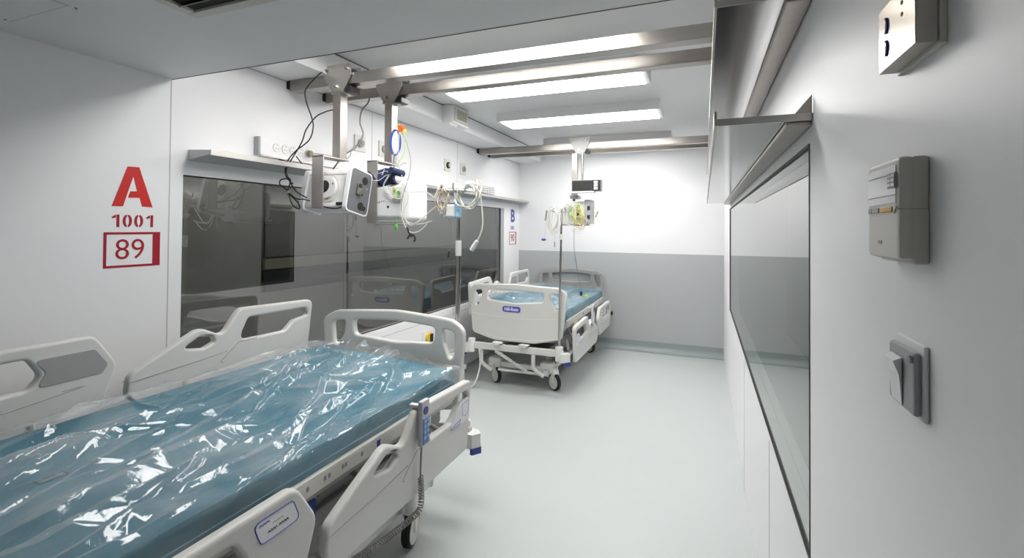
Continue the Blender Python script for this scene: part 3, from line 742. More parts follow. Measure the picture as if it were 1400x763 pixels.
        m = MB(); m.cyl(W(sg*.43, 1.93, .45+dz), W(sg*.43, 1.93, .62+dz), .03, seg=16); m.build('pole_socket', 'plastic2', t)
    m = MB(); bx(m, -.45, .45, 1.90, 1.94, .50+dz, .56+dz, .006); m.build('head_crossbar', 'frame', t)
    for x in (-.20, .06):
        m = MB(); bx(m, x, x+.09, -.115, -.05, .455+dz*.5, .468+dz*.5, .004); bx(m, x+.02, x+.07, -.12, -.105, .445+dz*.5, .470+dz*.5, .004); m.build('release_pedal', 'plastic2', t)
    # down-tubes from the crossbar to the base
    for x in (-.33, .185):
        m = MB(); m.tube(smooth_pts([W(x, -.06, .40+dz*.5), W(x, -.06, .27), W(x+.012, -.055, .225), W(x+.075, 0.0, .155)], 5), .019, 10); m.build('down_tube', 'frame', t)
    # ---- base frame
    for x in (-.30, .25):
        m = MB(); bx(m, x, x+.05, .02, 1.68, .15, .20, .008); m.build('base_rail', 'frame', t)
    for l in (cast_l, 1.6):
        m = MB(); bx(m, -.33, .36, l-.03, l+.03, .165, .215, .01)
        for x in (-.26, .26): bx(m, x-.06, x+.07, l-.055, l+.055, .16, .255, .02)
        m.build('axle_beam', 'frame', t)
    m = MB(); m.tube([W(-.2, .04, .155), W(.3, .04, .155)], .012, 8); m.build('brake_rod', 'frame', t)
    m = MB(); bx(m, -.24, .22, .22, 1.50, .185, .33, .02); m.build('base_cover', 'frameg', t)
    m = MB(); bx(m, -.38, .38, .18, 1.70, .46+dz, .52+dz, .01); m.build('added_light_blocker', 'frameg', t)  # added panel that keeps light from leaking below the deck
    # ---- casters
    for l, up in ((cast_l, 1), (1.6, 1)):
        for x, a in ((-.256, ca), (.335, ca)):
            r_ = .077
            Rm = Matrix.Rotation(a, 3, 'Z')
            c = W(x, l, r_)
            ax = Rm @ Vector((1, 0, 0)); fwd = Rm @ Vector((0, 1, 0))
            m = MB(); m.cyl(c+Vector((0, 0, .079)), c+Vector((0, 0, .20 if s < 0 else .12)), .038, .036, bev=.004)
            pl = [(-.012, -.012), (.012, -.012), (.016, .055), (.034, .079), (.034, .088), (-.034, .088), (-.034, .079), (-.016, .055)]
            for sd in (-1, 1):
                m.prism(fillet(pl, .012, 3), lambda u_, v_, w_: c+fwd*u_+Vector((0, 0, v_))+ax*w_, sd*.0218, sd*.028)
            cs = m.build('caster', 'plastic2', t)
            m = MB(); m.cyl(c-ax*.019, c+ax*.019, r_, seg=32, bev=.006); m.build('tyre', 'tire', cs)
            m = MB(); m.cyl(c-ax*.0215, c+ax*.0215, r_*.84, seg=32, bev=.003); m.build('wheel_disc', 'wheel', cs)
    # ---- coiled brake cord under the foot end
    m = MB()
    pts = []
    p0, p1 = W(-.17, -.10, .365), W(.12, -.06, .20); dv = p1-p0; n1 = dv.cross(Vector((0, 1, 0))).normalized(); n2 = dv.cross(n1).normalized()
    for i in range(22*10): a = 2*math.pi*i/10; pts.append(p0+dv*(i/219)+(n1*math.cos(a)+n2*math.sin(a))*.013)
    m.tube(pts, .0045, 5); m.tube([p1, p1+Vector((.06, s*.01, -.008)), p1+Vector((.13, s*.02, -.010))], .004, 6)
    m.build('coiled_cord', 'plastic2', t)
    return t, W

bed1, W1 = bed('nearer white hospital bed with a film-covered blue mattress, right side rails lowered', 2.25, -1, 0.0, .29, .22, 1.085, .770, 0.)
bed2, W2 = bed('farther white hospital bed in the corner by the grey back wall, footboard facing the camera', 4.20, 1, -.045, .12, .95, 1.015, .680, -.12)

# ---- hand controls hanging on the lowered rails
def pendant(W, dz, l, z, label, blue):
    t = thing('hand_control', label, 'hand control', W(.60, l, z-.09))
    m = MB(); 
    P0 = W(.573, l-.028, z-.095); P1 = W(.596, l+.030, z+.085)
    m.box(tuple(min(a, b) for a, b in zip(P0, P1)), tuple(max(a, b) for a, b in zip(P0, P1)), .008); m.build('casing', 'mauve', t)
    P0 = W(.5955, l-.022, z-.085); P1 = W(.5985, l+.024, z+.015)
    m = MB(); m.box(tuple(min(a, b) for a, b in zip(P0, P1)), tuple(max(a, b) for a, b in zip(P0, P1)), .001); k = m.build('keypad', 'keyblue' if blue else 'mauve', t)
    for i in range(4):
        for j in (-1, 1):
            c = W(.5985, l+j*.011, z-.06+i*.022)
            m = MB(); m.cyl(c-Vector((.001, 0, 0)), c+Vector((.0015, 0, 0)), .0065, seg=12); m.build('key', 'lblue' if blue else 'plastic2', t)
    m = MB(); m.cyl(W(.599, l+.005, z+.045), W(.5955, l+.005, z+.045), .016, seg=16); m.build('round_key', 'blue', t)
    m = MB(); P0 = W(.522, l-.012, z+.050); P1 = W(.575, l+.012, z+.062); m.box(tuple(min(a, b) for a, b in zip(P0, P1)), tuple(max(a, b) for a, b in zip(P0, P1)), .003); m.build('rail_clip', 'plastic2', t)
    return t
pendant(W1, 0, .585, .730, 'blue and grey hand control clipped to the lowered rail of the nearer bed', True)
pendant(W2, -.045, .60, .655, 'pale hand control clipped to the lowered rail of the farther bed', False)

def helix(m, P, turns, r, rt, n=10):
    P = smooth_pts(P, 12); L = [0]
    for a, b in zip(P, P[1:]): L.append(L[-1]+(b-a).length)
    tot = L[-1]; N = int(turns*n); out = []; prev = Vector((0, 1, .3))
    for i in range(N+1):
        d = tot*i/N; k = max(j for j in range(len(L)) if L[j] <= d+1e-9); k = min(k, len(P)-2)
        f = (d-L[k])/max(L[k+1]-L[k], 1e-9); c = P[k].lerp(P[k+1], f); tg = (P[k+1]-P[k]).normalized()
        n1 = (prev-tg*prev.dot(tg)).normalized(); prev = n1; n2 = tg.cross(n1); a = 2*math.pi*i/n
        out.append(c+(n1*math.cos(a)+n2*math.sin(a))*r)
    m.tube(out, rt, 5)
t = tag(MB().tube(smooth_pts([W1(.585, .60, .640), W1(.588, .61, .56), W1(.585, .605, .50)]), .004).build('coiled_cable', 'gcable'), 'coiled grey cord of the hand control running down under the nearer bed rail', 'cable')
m = MB(); helix(m, [W1(.585, .605, .52), W1(.583, .60, .40), W1(.578, .68, .385), W1(.570, .86, .40), W1(.555, 1.02, .42)], 46, .010, .0028); m.build('coil', 'gcable', t)

# ---- clear film over the mattresses
def film(W, dz, label, seed, nl, nx, amp, ncr):
    rr = random.Random(seed); bm = bmesh.new()
    creases = []
    for i in range(ncr):
        l0, x0 = rr.uniform(0, 1.9), rr.uniform(-.5, .5)
        q_ = rr.random()
        ang = rr.gauss(.16, .22) if q_ < .62 else (rr.gauss(-.5, .35) if q_ < .82 else rr.uniform(0, math.pi))
        ln = rr.uniform(.18, .60) if q_ < .62 else rr.uniform(.07, .22)
        wd = rr.uniform(.02, .06); am = rr.uniform(.006, .026)*(1 if rr.random() < .85 else -.4)
        if q_ > .62: am *= .7; wd *= .7
        creases.append((l0, x0, math.cos(ang), math.sin(ang), ln, wd, am, rr.uniform(-.25, .25), rr.uniform(.25, 1.)))
    for l0, x0, an, ln, wd, am in ((1.55, -.05, .18, .50, .07, .040), (1.35, .20, .10, .55, .08, .038), (1.0, .05, .30, .45, .07, .034), (1.60, .30, .05, .40, .06, .035), (.75, -.20, .25, .40, .07, .032), (.62, .18, -.75, .26, .06, .034), (.95, .34, .08, .50, .05, .034), (1.25, -.30, .2, .40, .06, .030), (.40, .30, .45, .30, .05, .030), (.30, -.1, 1.1, .25, .05, .020)):
        creases.append((l0, x0, math.cos(an), math.sin(an), ln, wd, am, .10, .45))
    def hgt(l, x):
        h = 0
        for l0, x0, ca, sa, ln, wd, am, cv_, asy in creases:
            dl, dx = l-l0, x-x0
            u = dl*ca+dx*sa
            if abs(u) > ln: continue
            v = -dl*sa+dx*ca + cv_*u*u/ln
            w_ = wd if v > 0 else wd*asy
            if abs(v) > w_: continue
            f = 1-abs(u)/ln
            w2 = w_*(.35+.65*f)
            if abs(v) > w2: continue
            c_ = 1-abs(v)/w2
            h += am*(f**.7)*(c_**1.15)
        q = Vector((l*1.6+seed, x*2.3, seed*1.7))
        h += .024*(noise.noise(q)) + .012*abs(noise.noise(q*2.6)) + .0022*noise.noise(q*7)
        return h
    path = []
    NX = nx
    rows = []
    for i in range(nl+1):
        l = .035+ (1.84-.035)*i/nl
        row = []
        for j in range(NX+1):
            f = j/NX
            if f < .80:      # top, from the left rail to the right edge
                x = -.465+(.445+.465)*(f/.80); z = .797+.040*(.445-x)/.9+.012*max(0, (.1-x)/.55); nx_, nz_ = 0, 1
            else:
                g = (f-.80)/.20; a = min(g/.35, 1)*math.pi/2
                x = .445+.022*math.sin(a)+.012*max(0, g-.35)
                z = .797-.022*(1-math.cos(a))-max(0, g-.35)*.125; nx_, nz_ = math.sin(a), math.cos(a)
            h = hgt(l, x+(.3*(f-.8) if f > .8 else 0))*amp
            if h < -.006: h = -.006+.2*(h+.006)
            if f < .06: z -= (.06-f)*.3; h *= .6
            e_ = min(1, (l-.035)/.05); z -= (1-e_)*.03
            row.append(bm.verts.new(W(x+nx_*max(h, -.003), l, z+nz_*h+dz-(.004 if f > .8 else 0)*0)))
        rows.append(row)
    for i in range(nl):
        for j in range(NX): bm.faces.new([rows[i][j], rows[i+1][j], rows[i+1][j+1], rows[i][j+1]])
    m = MB(); m.bm = bm
    o = m.build('plastic_film', 'film', angle=180)
    return tag(o, label, 'plastic sheet')
film(W1, 0, 'clear crinkled plastic film spread over the nearer blue mattress', 5, 460, 250, 1.15, 105)
film(W2, -.045, 'clear plastic film over the farther blue mattress', 9, 160, 90, 1.0, 90)

# power cord of bed 2 looping on the floor
t = tag(MB().tube(smooth_pts([(-1.955, 4.10, .37), (-1.955, 4.12, .22), (-1.97, 4.09, .10), (-2.0, 4.06, .03), (-2.05, 4.06, .014), (-2.11, 4.10, .014), (-2.16, 4.16, .03), (-2.19, 4.22, .10), (-2.2, 4.25, .2)]), .0085).build('power_cord', 'wcable', bed2), 'x', 'x'); del t['category']; t['label'] = 'thick white cord looping to the floor'
t = thing('wall_cord_reel', 'white cord bundle on a bracket between the beds near the floor', 'cord bundle', (-2.25, 4.18, .12))
m = MB()
for i in range(5): m.tube(smooth_pts([(-2.30, 4.02, .22+i*.018), (-2.22, 4.08, .225+i*.018), (-2.15, 4.16, .24+i*.018), (-2.16, 4.22, .25+i*.018), (-2.24, 4.20, .245+i*.018), (-2.31, 4.12, .235+i*.018)], 6), .007, 6)
m.build('cord_loops', 'wcable', t)
m = MB(); m.box((XL, 4.02, .18), (-2.30, 4.10, .34), .004); m.build('bracket', 'plastic2', t)
m = MB(); m.cyl((-2.17, 4.17, .16), (-2.13, 4.17, .16), .022); m.tube(smooth_pts([(-2.2, 4.15, .24), (-2.15, 4.16, .18), (-2.13, 4.13, .08), (-2.11, 4.1, .03)]), .004); m.build('plug', 'plastic2', t)

# ================================================================== HANGERS ON THE RAILS
def hanger(label, cx, y0, zb, zt, arm, bar_x0, bar_x1, bar_y, bar_z0):
    """y0 = front face of the rail, post hangs in front of / below it"""
    t = thing('rail_hanger', label, 'hanger', (cx, y0, zb), 'steel hangers on the overhead rails')
    tr = [(cx-.092, 2.425), (cx+.092, 2.425), (cx+.096, 2.362), (cx+.046, 2.272), (cx-.040, 2.272), (cx-.096, 2.362)]
    for nm, ya in (('trolley_plate', y0-.012), ('trolley_plate', y0+.075)):
        m = MB(); m.prism(fillet(tr, .014, 4), lambda a, b, t_: (a, t_, b), ya, ya+.007); pl = m.build(nm, 'steelb', t)
        if ya < y0:
            for bx_, bz_ in ((cx-.07, 2.395), (cx+.07, 2.395), (cx-.008, 2.300)):
                m = MB(); m.cyl((bx_, ya-.010, bz_), (bx_, ya, bz_), .011, seg=6); m.cyl((bx_, ya-.018, bz_), (bx_, ya-.009, bz_), .005, seg=10); m.build('bolt', 'chrome', pl)
    for dx in (-.07, .07):
        m = MB(); m.cyl((cx+dx, y0+.002, 2.392), (cx+dx, y0+.072, 2.392), .013); m.build('roller', 'black', t)
    m = MB(); m.box((cx+.035, y0-.004, 2.264), (cx+.088, y0+.078, 2.300), .004); m.build('stop_block', 'black', t)
    m = MB(); m.box((cx-.045, y0-.014, 2.262), (cx+.05, y0+.078, 2.272), .002); m.build('clamp_plate', 'steelp', t)
    return t
h1 = hanger('steel hanger on the nearest rail holding the grey-fronted machine', -1.945, 2.18, 1.60, 2.42, 1, 0, 0, 0, 0)
def square_post(t, x0, x1, y0, y1, z0, z1, nm='post'):
    m = MB(); m.box((x0, y0, z0), (x1, y1, z1), .004); return m.build(nm, 'steelp', t)
square_post(h1, -1.978, -1.922, 2.172, 2.232, 1.886, 2.265)
m = MB()
m.box((-1.992, 2.036, 1.605), (-1.914, 2.043, 1.890), .001); m.box((-1.992, 2.036, 1.880), (-1.914, 2.245, 1.887), .001)
m.box((-1.992, 2.036, 1.600), (-1.914, 2.36, 1.607), .001); m.build('cradle', 'steelb', h1, smooth=False)
h2 = hanger('steel hanger on the second rail holding the white box with leads', -1.808, 2.475, 1.57, 2.42, 1, 0, 0, 0, 0)
square_post(h2, -1.835, -1.780, 2.462, 2.520, 1.895, 2.265)
m = MB()
m.box((-1.848, 2.318, 1.575), (-1.775, 2.325, 1.890), .001); m.box((-1.848, 2.318, 1.884), (-1.775, 2.535, 1.891), .001)
m.box((-1.848, 2.318, 1.520), (-1.775, 2.64, 1.527), .001); m.box((-1.848, 2.318, 1.527), (-1.775, 2.325, 1.58)); m.build('cradle', 'steelb', h2, smooth=False)
h3 = hanger('white-plated hanger on the far rail holding the small black display', -1.175, 4.80, 1.55, 2.42, 1, 0, 0, 0, 0)
for c in h3.children:
    if c.name.startswith('trolley_plate'): c.data.materials[0] = M['plastic2']
square_post(h3, -1.262, -1.205, 4.80, 4.855, 1.83, 2.27)
m = MB(); m.cyl((-1.145, 4.78, 1.96), (-1.145, 4.78, 2.28), .012); m.build('display_rod', 'pole', h3)
m = MB(); m.cyl((-1.235, 4.82, 1.83), (-1.235, 4.75, 1.70), .014); m.box((-1.26, 4.72, 1.80), (-1.17, 4.84, 1.835), .004); m.build('swivel_arm', 'midgrey', h3)

# ---- ventilator with grey end panel (tilted in its cradle)
vc = Vector((-1.950, 2.172, 1.695)); Rv = Matrix.Rotation(math.radians(-12), 3, 'X')
V = lambda x, y, z: vc + Rv @ Vector((x, y, z))
t = thing('ventilator', 'white ventilator with a grey end panel hanging from the nearest rail', 'ventilator', (vc.x, vc.y, 1.60))
def vbox(m, a, b, bev=0):
    c = V(*[(p+q)/2 for p, q in zip(a, b)]); h = [abs(q-p)/2 for p, q in zip(a, b)]
    m.box(tuple(c[i]-h[i] for i in range(3)), tuple(c[i]+h[i] for i in range(3)), bev, Rv); return m
m = MB(); vbox(m, (-.150, -.066, -.110), (.150, .066, .105), .016); m.build('casing', 'device', t)
def vpanel(m, x0, x1, hy, hz, r): m.prism(fillet([(-hy, -hz), (hy, -hz), (hy, hz), (-hy, hz)], r, 6), lambda a, b, t_: V(t_, a, b), x0, x1); return m
m = MB(); vpanel(m, .145, .170, .092, .126, .030); e1 = m.build('end_frame', 'device', t)
m = MB(); vpanel(m, .168, .1725, .083, .117, .024); e2 = lbl(m.build('end_panel', 'devgrey', t), 'dark grey end panel with round ports')
for y, z, r_, mm in ((.028, .070, .022, 'black'), (.020, -.078, .022, 'black'), (.052, -.085, .012, 'black'), (-.02, .028, .010, 'black'), (.05, .028, .007, 'midgrey'), (.018, -.012, .007, 'black')):
    m = MB(); m.cyl(V(.172, y, z), V(.1755, y, z), r_, seg=20); m.build('port', mm, e2)
m = MB(); vbox(m, (.172, -.034, -.022), (.185, .002, .040), .003); m.build('valve_block', 'chrome', e2)
m = MB(); vbox(m, (.185, -.026, .018), (.189, -.006, .040), .002); m.build('valve_slot', 'black', e2)
m = MB(); vpanel(m, -.172, -.146, .078, .118, .028); e3 = m.build('end_frame', 'device', t)
m = MB(); m.cyl(V(.015, -.066, 0), V(.015, -.072, 0), .078, seg=28, bev=.002); hb_ = m.build('hub', 'cream', t)
m = MB(); m.cyl(V(.010, -.0665, .005), V(.010, -.082, .005), .064, seg=28, bev=.004); m.build('fan_ring', 'device', t)
m = MB(); m.cyl(V(-.010, -.081, .01), V(-.010, -.084, .01), .036, seg=24); m.build('fan_inlet', 'black', t)
m = MB(); vbox(m, (.045, -.0815, .022), (.055, -.086, .032), .002); m.build('screw_boss', 'midgrey', t)
m = MB(); vbox(m, (-.145, -.0675, .083), (.140, -.0655, .085)); m.build('lid_joint', 'midgrey', t)
m = MB(); vbox(m, (-.10, -.085, -.108), (.11, -.02, -.085), .006); m.build('base_ledge', 'device', t)
# ---- patient monitor, white
t = thing('patient_monitor', 'white rounded monitor box with green connectors hanging from the second rail', 'monitor', (-1.68, 2.47, 1.53))
m = MB(); m.box((-1.83, 2.345, 1.545), (-1.612, 2.58, 1.752), .028, seg=4); m.build('casing', 'device', t)
m = MB(); m.box((-1.665, 2.350, 1.532), (-1.590, 2.59, 1.775), .034, seg=5); m.build('front_bezel', 'device', t)
m = MB(); m.box((-1.84, 2.36, 1.530), (-1.62, 2.58, 1.548), .006); m.build('base_plate', 'cream', t)
m = MB(); m.box((-1.68, 2.339, 1.645), (-1.612, 2.348, 1.735), .003); mo = m.build('connector_module', 'cream', t)
for i, (x, z) in enumerate(((-1.665, 1.72), (-1.635, 1.70), (-1.655, 1.675), (-1.630, 1.665))):
    m = MB(); m.cyl((x, 2.339, z), (x, 2.326, z), .0095, seg=14); m.build('connector', ('ygreen', 'green', 'ygreen', 'midgrey')[i], mo)
for x, z, r_ in ((-1.715, 1.618, .0075), (-1.805, 1.605, .006), (-1.79, 1.645, .0045), (-1.775, 1.645, .0035), (-1.76, 1.65, .0035), (-1.745, 1.652, .0035), (-1.628, 1.60, .004)):
    m = MB(); m.cyl((x, 2.350, z), (x, 2.3425, z), r_, seg=12); m.build('port', 'black', t)
# ---- blood pressure cuff stuffed above the monitor
t = thing('pressure_cuff', 'folded navy blood pressure cuff with white lines on top of the white monitor', 'cuff', (-1.74, 2.40, 1.76))
m = MB()
rows = []
for i in range(15):
    a = i/14; row = []
    for j in range(9):
        b = j/8; x = -1.838+.175*a; z = 1.745+.105*b-.02*a*b+.010*math.sin(9*a+3*b); y = 2.352-.030*math.sin(math.pi*b)-.012*math.sin(6*a+2*b)
        row.append((x, y, z))
    rows.append(row)
vs = [[m.bm.verts.new(p) for p in r_] for r_ in rows]; v2 = [[m.bm.verts.new((p[0], p[1]+.022, p[2])) for p in r_] for r_ in rows]
for i in range(14):
    for j in range(8):
        m.bm.faces.new([vs[i][j], vs[i+1][j], vs[i+1][j+1], vs[i][j+1]]); m.bm.faces.new([v2[i][j], v2[i][j+1], v2[i+1][j+1], v2[i+1][j]])
for i in range(14):
    for j in (0, 8): m.bm.faces.new([vs[i][j], vs[i+1][j], v2[i+1][j], v2[i][j]])
for j in range(8):
    for i in (0, 14): m.bm.faces.new([vs[i][j], v2[i][j], v2[i][j+1], vs[i][j+1]])
cf = m.build('cuff_band', 'navy', t)
m = MB()
S_ = lambda a, b: Vector((-1.838+.175*a, 2.352-.030*math.sin(math.pi*b)-.012*math.sin(6*a+2*b)-.002, 1.745+.105*b-.02*a*b+.010*math.sin(9*a+3*b)))
m.tube([S_(.05+.9*k/12, .78) for k in range(13)], .0020, 5); m.tube([S_(.12+.8*k/12, .12+.5*(k/12)**.6) for k in range(13)], .0022, 5); m.tube([S_(.5, .62+.3*k/5) for k in range(6)], .0018, 5); m.tube([S_(.28, .55+.35*k/5) for k in range(6)], .0018, 5)
m.build('white_lines', 'paperw', cf)
m = MB(); m.cyl((-1.668, 2.30, 1.825), (-1.655, 2.40, 1.815), .021, seg=18); m.build('rolled_end', 'navy', t)
m = MB(); m.tube(smooth_pts([(-1.68, 2.32, 1.81), (-1.70, 2.31, 1.78), (-1.73, 2.32, 1.74), (-1.72, 2.33, 1.705), (-1.69, 2.325, 1.69), (-1.66, 2.325, 1.69)]), .0042, 8); m.build('air_tube', 'wcable', t)

# ================================================================== CABLES
def cable(name, pts, r, mm, label, cat='cable'):
    return tag(MB().tube(smooth_pts(pts, 8), r, 8).build(name, mm), label, cat)
cable('cable', [(-2.02, 2.13, 2.38), (-2.05, 2.10, 2.33), (-2.10, 2.09, 2.27), (-2.09, 2.09, 2.20), (-2.05, 2.09, 2.11), (-2.03, 2.08, 2.05), (-2.05, 2.07, 1.98), (-2.14, 2.06, 1.92), (-2.20, 2.06, 1.86), (-2.22, 2.07, 1.80), (-2.19, 2.07, 1.76), (-2.15, 2.06, 1.74)], .0036, 'cable', 'black cable dropping in a loop from the nearest trolley plate to the ventilator')
cable('cable', [(-1.962, 2.16, 2.165), (-1.985, 2.13, 2.150), (-2.04, 2.11, 2.12), (-2.10, 2.10, 2.05), (-2.12, 2.09, 1.98), (-2.17, 2.08, 1.90), (-2.21, 2.07, 1.83), (-2.20, 2.07, 1.78), (-2.13, 2.06, 1.70), (-2.05, 2.06, 1.66)], .0036, 'cable', 'black cable crossing behind the nearest post and joining the tangle at the ventilator')
t = cable('cable', [(-2.33, 2.12, 1.895), (-2.28, 2.16, 1.875), (-2.26, 2.22, 1.85), (-2.22, 2.2, 1.86), (-2.17, 2.10, 1.90)], .0036, 'cable', 'short black cable leaving the left shelf towards the ventilator')
t = thing('cable_tangle', 'tied black cable loops hanging left of the ventilator', 'cable', (-2.19, 2.06, 1.60))
m = MB()
m.tube(smooth_pts([(-2.18, 2.06, 1.77), (-2.24, 2.06, 1.765), (-2.25, 2.06, 1.74), (-2.21, 2.06, 1.715), (-2.18, 2.06, 1.69), (-2.17, 2.06, 1.65), (-2.14, 2.06, 1.61), (-2.10, 2.06, 1.60), (-2.11, 2.06, 1.63), (-2.16, 2.06, 1.67), (-2.19, 2.06, 1.69), (-2.17, 2.06, 1.76), (-2.20, 2.06, 1.78)]), .0036, 7)
m.build('loops', 'cable', t)
m = MB(); m.tube(smooth_pts([(-2.18, 2.06, 1.69), (-2.12, 2.055, 1.655), (-2.06, 2.05, 1.65), (-2.0, 2.03, 1.64)]), .0034, 7); m.tube(smooth_pts([(-1.93, 2.045, 1.612), (-1.88, 2.06, 1.60), (-1.84, 2.07, 1.60), (-1.81, 2.08, 1.615)]), .0034, 7); m.cyl((-1.845, 2.065, 1.625), (-1.80, 2.075, 1.625), .009); m.build('lead_and_plug', 'cable', t)
m = MB(); m.ball((-2.185, 2.06, 1.692), .010); m.build('tie', 'midgrey', t)
cable('cable', [(-1.94, 2.45, 2.305), (-1.945, 2.44, 2.27), (-1.975, 2.42, 2.22), (-1.97, 2.40, 2.14), (-1.93, 2.38, 2.06), (-1.96, 2.35, 1.98), (-2.0, 2.30, 1.93), (-2.04, 2.25, 1.84)], .0048, 'gcable', 'grey cable curving down between the two hanging posts')
m = MB()
for k in range(3): m.tube([( -1.742+.003*k+.034*math.cos(a)*1.0, 2.44+.003*k, 2.012+(.080-.003*k)*math.sin(a)) for a in [2*math.pi*i/28 for i in range(28)]], .0026, 6, closed=True)
t = tag(m.build('tube_coil', 'bcable'), 'coil of blue tubing hung on the second hanging post', 'tube')
m = MB(); m.tube(smooth_pts([(-1.745, 2.44, 1.93), (-1.74, 2.43, 1.89), (-1.73, 2.42, 1.86), (-1.71, 2.41, 1.83)]), .0034, 6); m.build('tail', 'bcable', t)
t = thing('lead_bundle', 'multicoloured patient leads hung beside the blue tubing with a red and yellow clip', 'cable', (-1.68, 2.42, 1.5))
m = MB(); m.box((-1.700, 2.405, 2.070), (-1.665, 2.425, 2.105), .006); m.ball((-1.665, 2.41, 2.09), .014); m.build('clip', 'orange', t)
m = MB(); m.ball((-1.69, 2.41, 2.107), .012, (1.4, 1, .6)); m.box((-1.665, 2.405, 2.058), (-1.645, 2.42, 2.082), .004); m.build('clip_tip', 'yellow', t)
for nm, mm, pts in (
    ('yellow_lead', 'ygreen', [(-1.675, 2.41, 2.07), (-1.655, 2.41, 2.02), (-1.65, 2.41, 1.96), (-1.665, 2.41, 1.92), (-1.68, 2.41, 1.90), (-1.70, 2.41, 1.88), (-1.74, 2.41, 1.87)]),
    ('tan_lead', 'tan', [(-1.73, 2.42, 1.95), (-1.74, 2.41, 1.90), (-1.72, 2.41, 1.87), (-1.69, 2.41, 1.86), (-1.66, 2.41, 1.88), (-1.63, 2.40, 1.875)]),
    ('violet_lead', 'mauve', [(-1.69, 2.41, 2.07), (-1.685, 2.40, 1.98), (-1.68, 2.39, 1.88), (-1.64, 2.37, 1.80), (-1.60, 2.34, 1.74), (-1.58, 2.33, 1.70)]),
    ('grey_lead', 'gcable', [(-1.67, 2.40, 2.07), (-1.62, 2.39, 1.99), (-1.58, 2.37, 1.88), (-1.575, 2.34, 1.78), (-1.59, 2.32, 1.70), (-1.60, 2.31, 1.62), (-1.585, 2.31, 1.56), (-1.56, 2.31, 1.50), (-1.535, 2.31, 1.455)]),
    ('white_lead', 'wcable', [(-1.72, 2.33, 1.74), (-1.70, 2.325, 1.70), (-1.66, 2.32, 1.67), (-1.61, 2.315, 1.66)]),
    ('white_lead', 'wcable', [(-1.59, 2.32, 1.70), (-1.595, 2.31, 1.60), (-1.57, 2.31, 1.54), (-1.52, 2.31, 1.52), (-1.46, 2.31, 1.52), (-1.40, 2.31, 1.535)]),
    ('white_lead', 'wcable', [(-1.585, 2.33, 1.72), (-1.605, 2.31, 1.62), (-1.58, 2.31, 1.52), (-1.54, 2.31, 1.475), (-1.49, 2.31, 1.475), (-1.45, 2.31, 1.50), (-1.43, 2.31, 1.52)]),
    ('white_lead', 'wcable', [(-1.575, 2.33, 1.74), (-1.56, 2.32, 1.66), (-1.58, 2.31, 1.58), (-1.545, 2.31, 1.515), (-1.49, 2.31, 1.53), (-1.43, 2.32, 1.58), (-1.37, 2.33, 1.63), (-1.345, 2.335, 1.655)]),
    ('white_lead', 'wcable', [(-1.56, 2.33, 1.70), (-1.50, 2.33, 1.70), (-1.45, 2.33, 1.70), (-1.40, 2.33, 1.67), (-1.35, 2.335, 1.665)])):
    m = MB(); m.tube(smooth_pts(pts, 7), .0026 if nm != 'white_lead' else .0030, 6); m.build(nm, mm, t)
m = MB(); m.tube(smooth_pts([(-1.56, 2.31, 1.50), (-1.54, 2.31, 1.462), (-1.525, 2.31, 1.445)]), .006, 7); m.tube(smooth_pts([(-1.555, 2.31, 1.435), (-1.54, 2.31, 1.455), (-1.515, 2.31, 1.455), (-1.505, 2.31, 1.435), (-1.512, 2.31, 1.42)]), .006, 7); m.build('black_clip', 'black', t)
m = MB(); m.ball((-1.632, 2.31, 1.502), .013, (.8, .8, 1.4)); m.tube([(-1.632, 2.31, 1.515), (-1.625, 2.315, 1.56)], .002, 5); m.build('green_clip', 'green', t)

# ================================================================== DRIP POLES
# pole 1 at the foot corner of the nearer bed
px, py = -1.253, 2.35
t = thing('drip_pole', 'steel drip pole standing behind the footboard of the nearer bed', 'pole', (px, py-.03, .40))
m = MB(); m.cyl((px, py, .40), (px, py, 1.36), .0135); m.build('pole', 'pole', t)
m = MB(); m.cyl((px, py, 1.34), (px, py, 1.715), .0105); m.build('upper_pole', 'pole', t)
m = MB(); m.cyl((px, py, 1.345), (px, py, 1.43), .0165, bev=.002); m.build('height_clamp', 'plastic2', t)
m = MB()
for a in (0, 90, 180, 270):
    d = Vector((math.cos(math.radians(a+10)), math.sin(math.radians(a+10)), 0)); p = Vector((px, py, 1.70))
    m.tube(smooth_pts([p, p+d*.05+Vector((0, 0, .004)), p+d*.085, p+d*.10+Vector((0, 0, .012)), p+d*.098+Vector((0, 0, .035))], 6), .0045, 8)
m.build('hooks', 'pole', t)
m = MB(); m.tube([Vector((px+.075*math.cos(a), py+.075*math.sin(a), 1.712)) for a in [2*math.pi*i/28 for i in range(28)]], .0035, 6, closed=True); m.cyl((px, py, 1.700), (px, py, 1.716), .072, .030, seg=28, bev=.003); m.cyl((px, py, 1.695), (px, py, 1.730), .02, bev=.003); m.build('crown_ring', 'plastic2', t)
t = thing('infusion_module', 'small white and pale blue device hung on the nearer drip pole', 'device', (px-.02, py-.03, 1.545))
m = MB(); m.box((px-.068, py-.055, 1.553), (px+.005, py-.020, 1.627), .014, seg=4); m.build('body', 'device', t)
m = MB(); m.box((px+.000, py-.056, 1.551), (px+.030, py-.018, 1.628), .010, seg=3); lbl(m.build('end_cap', 'lblue', t), 'pale blue end cap')
m = MB(); m.box((px-.054, py-.057, 1.570), (px-.050, py-.054, 1.605)); m.cyl((px+.024, py-.058, 1.592), (px+.024, py-.055, 1.592), .004); m.build('marks', 'midgrey', t)
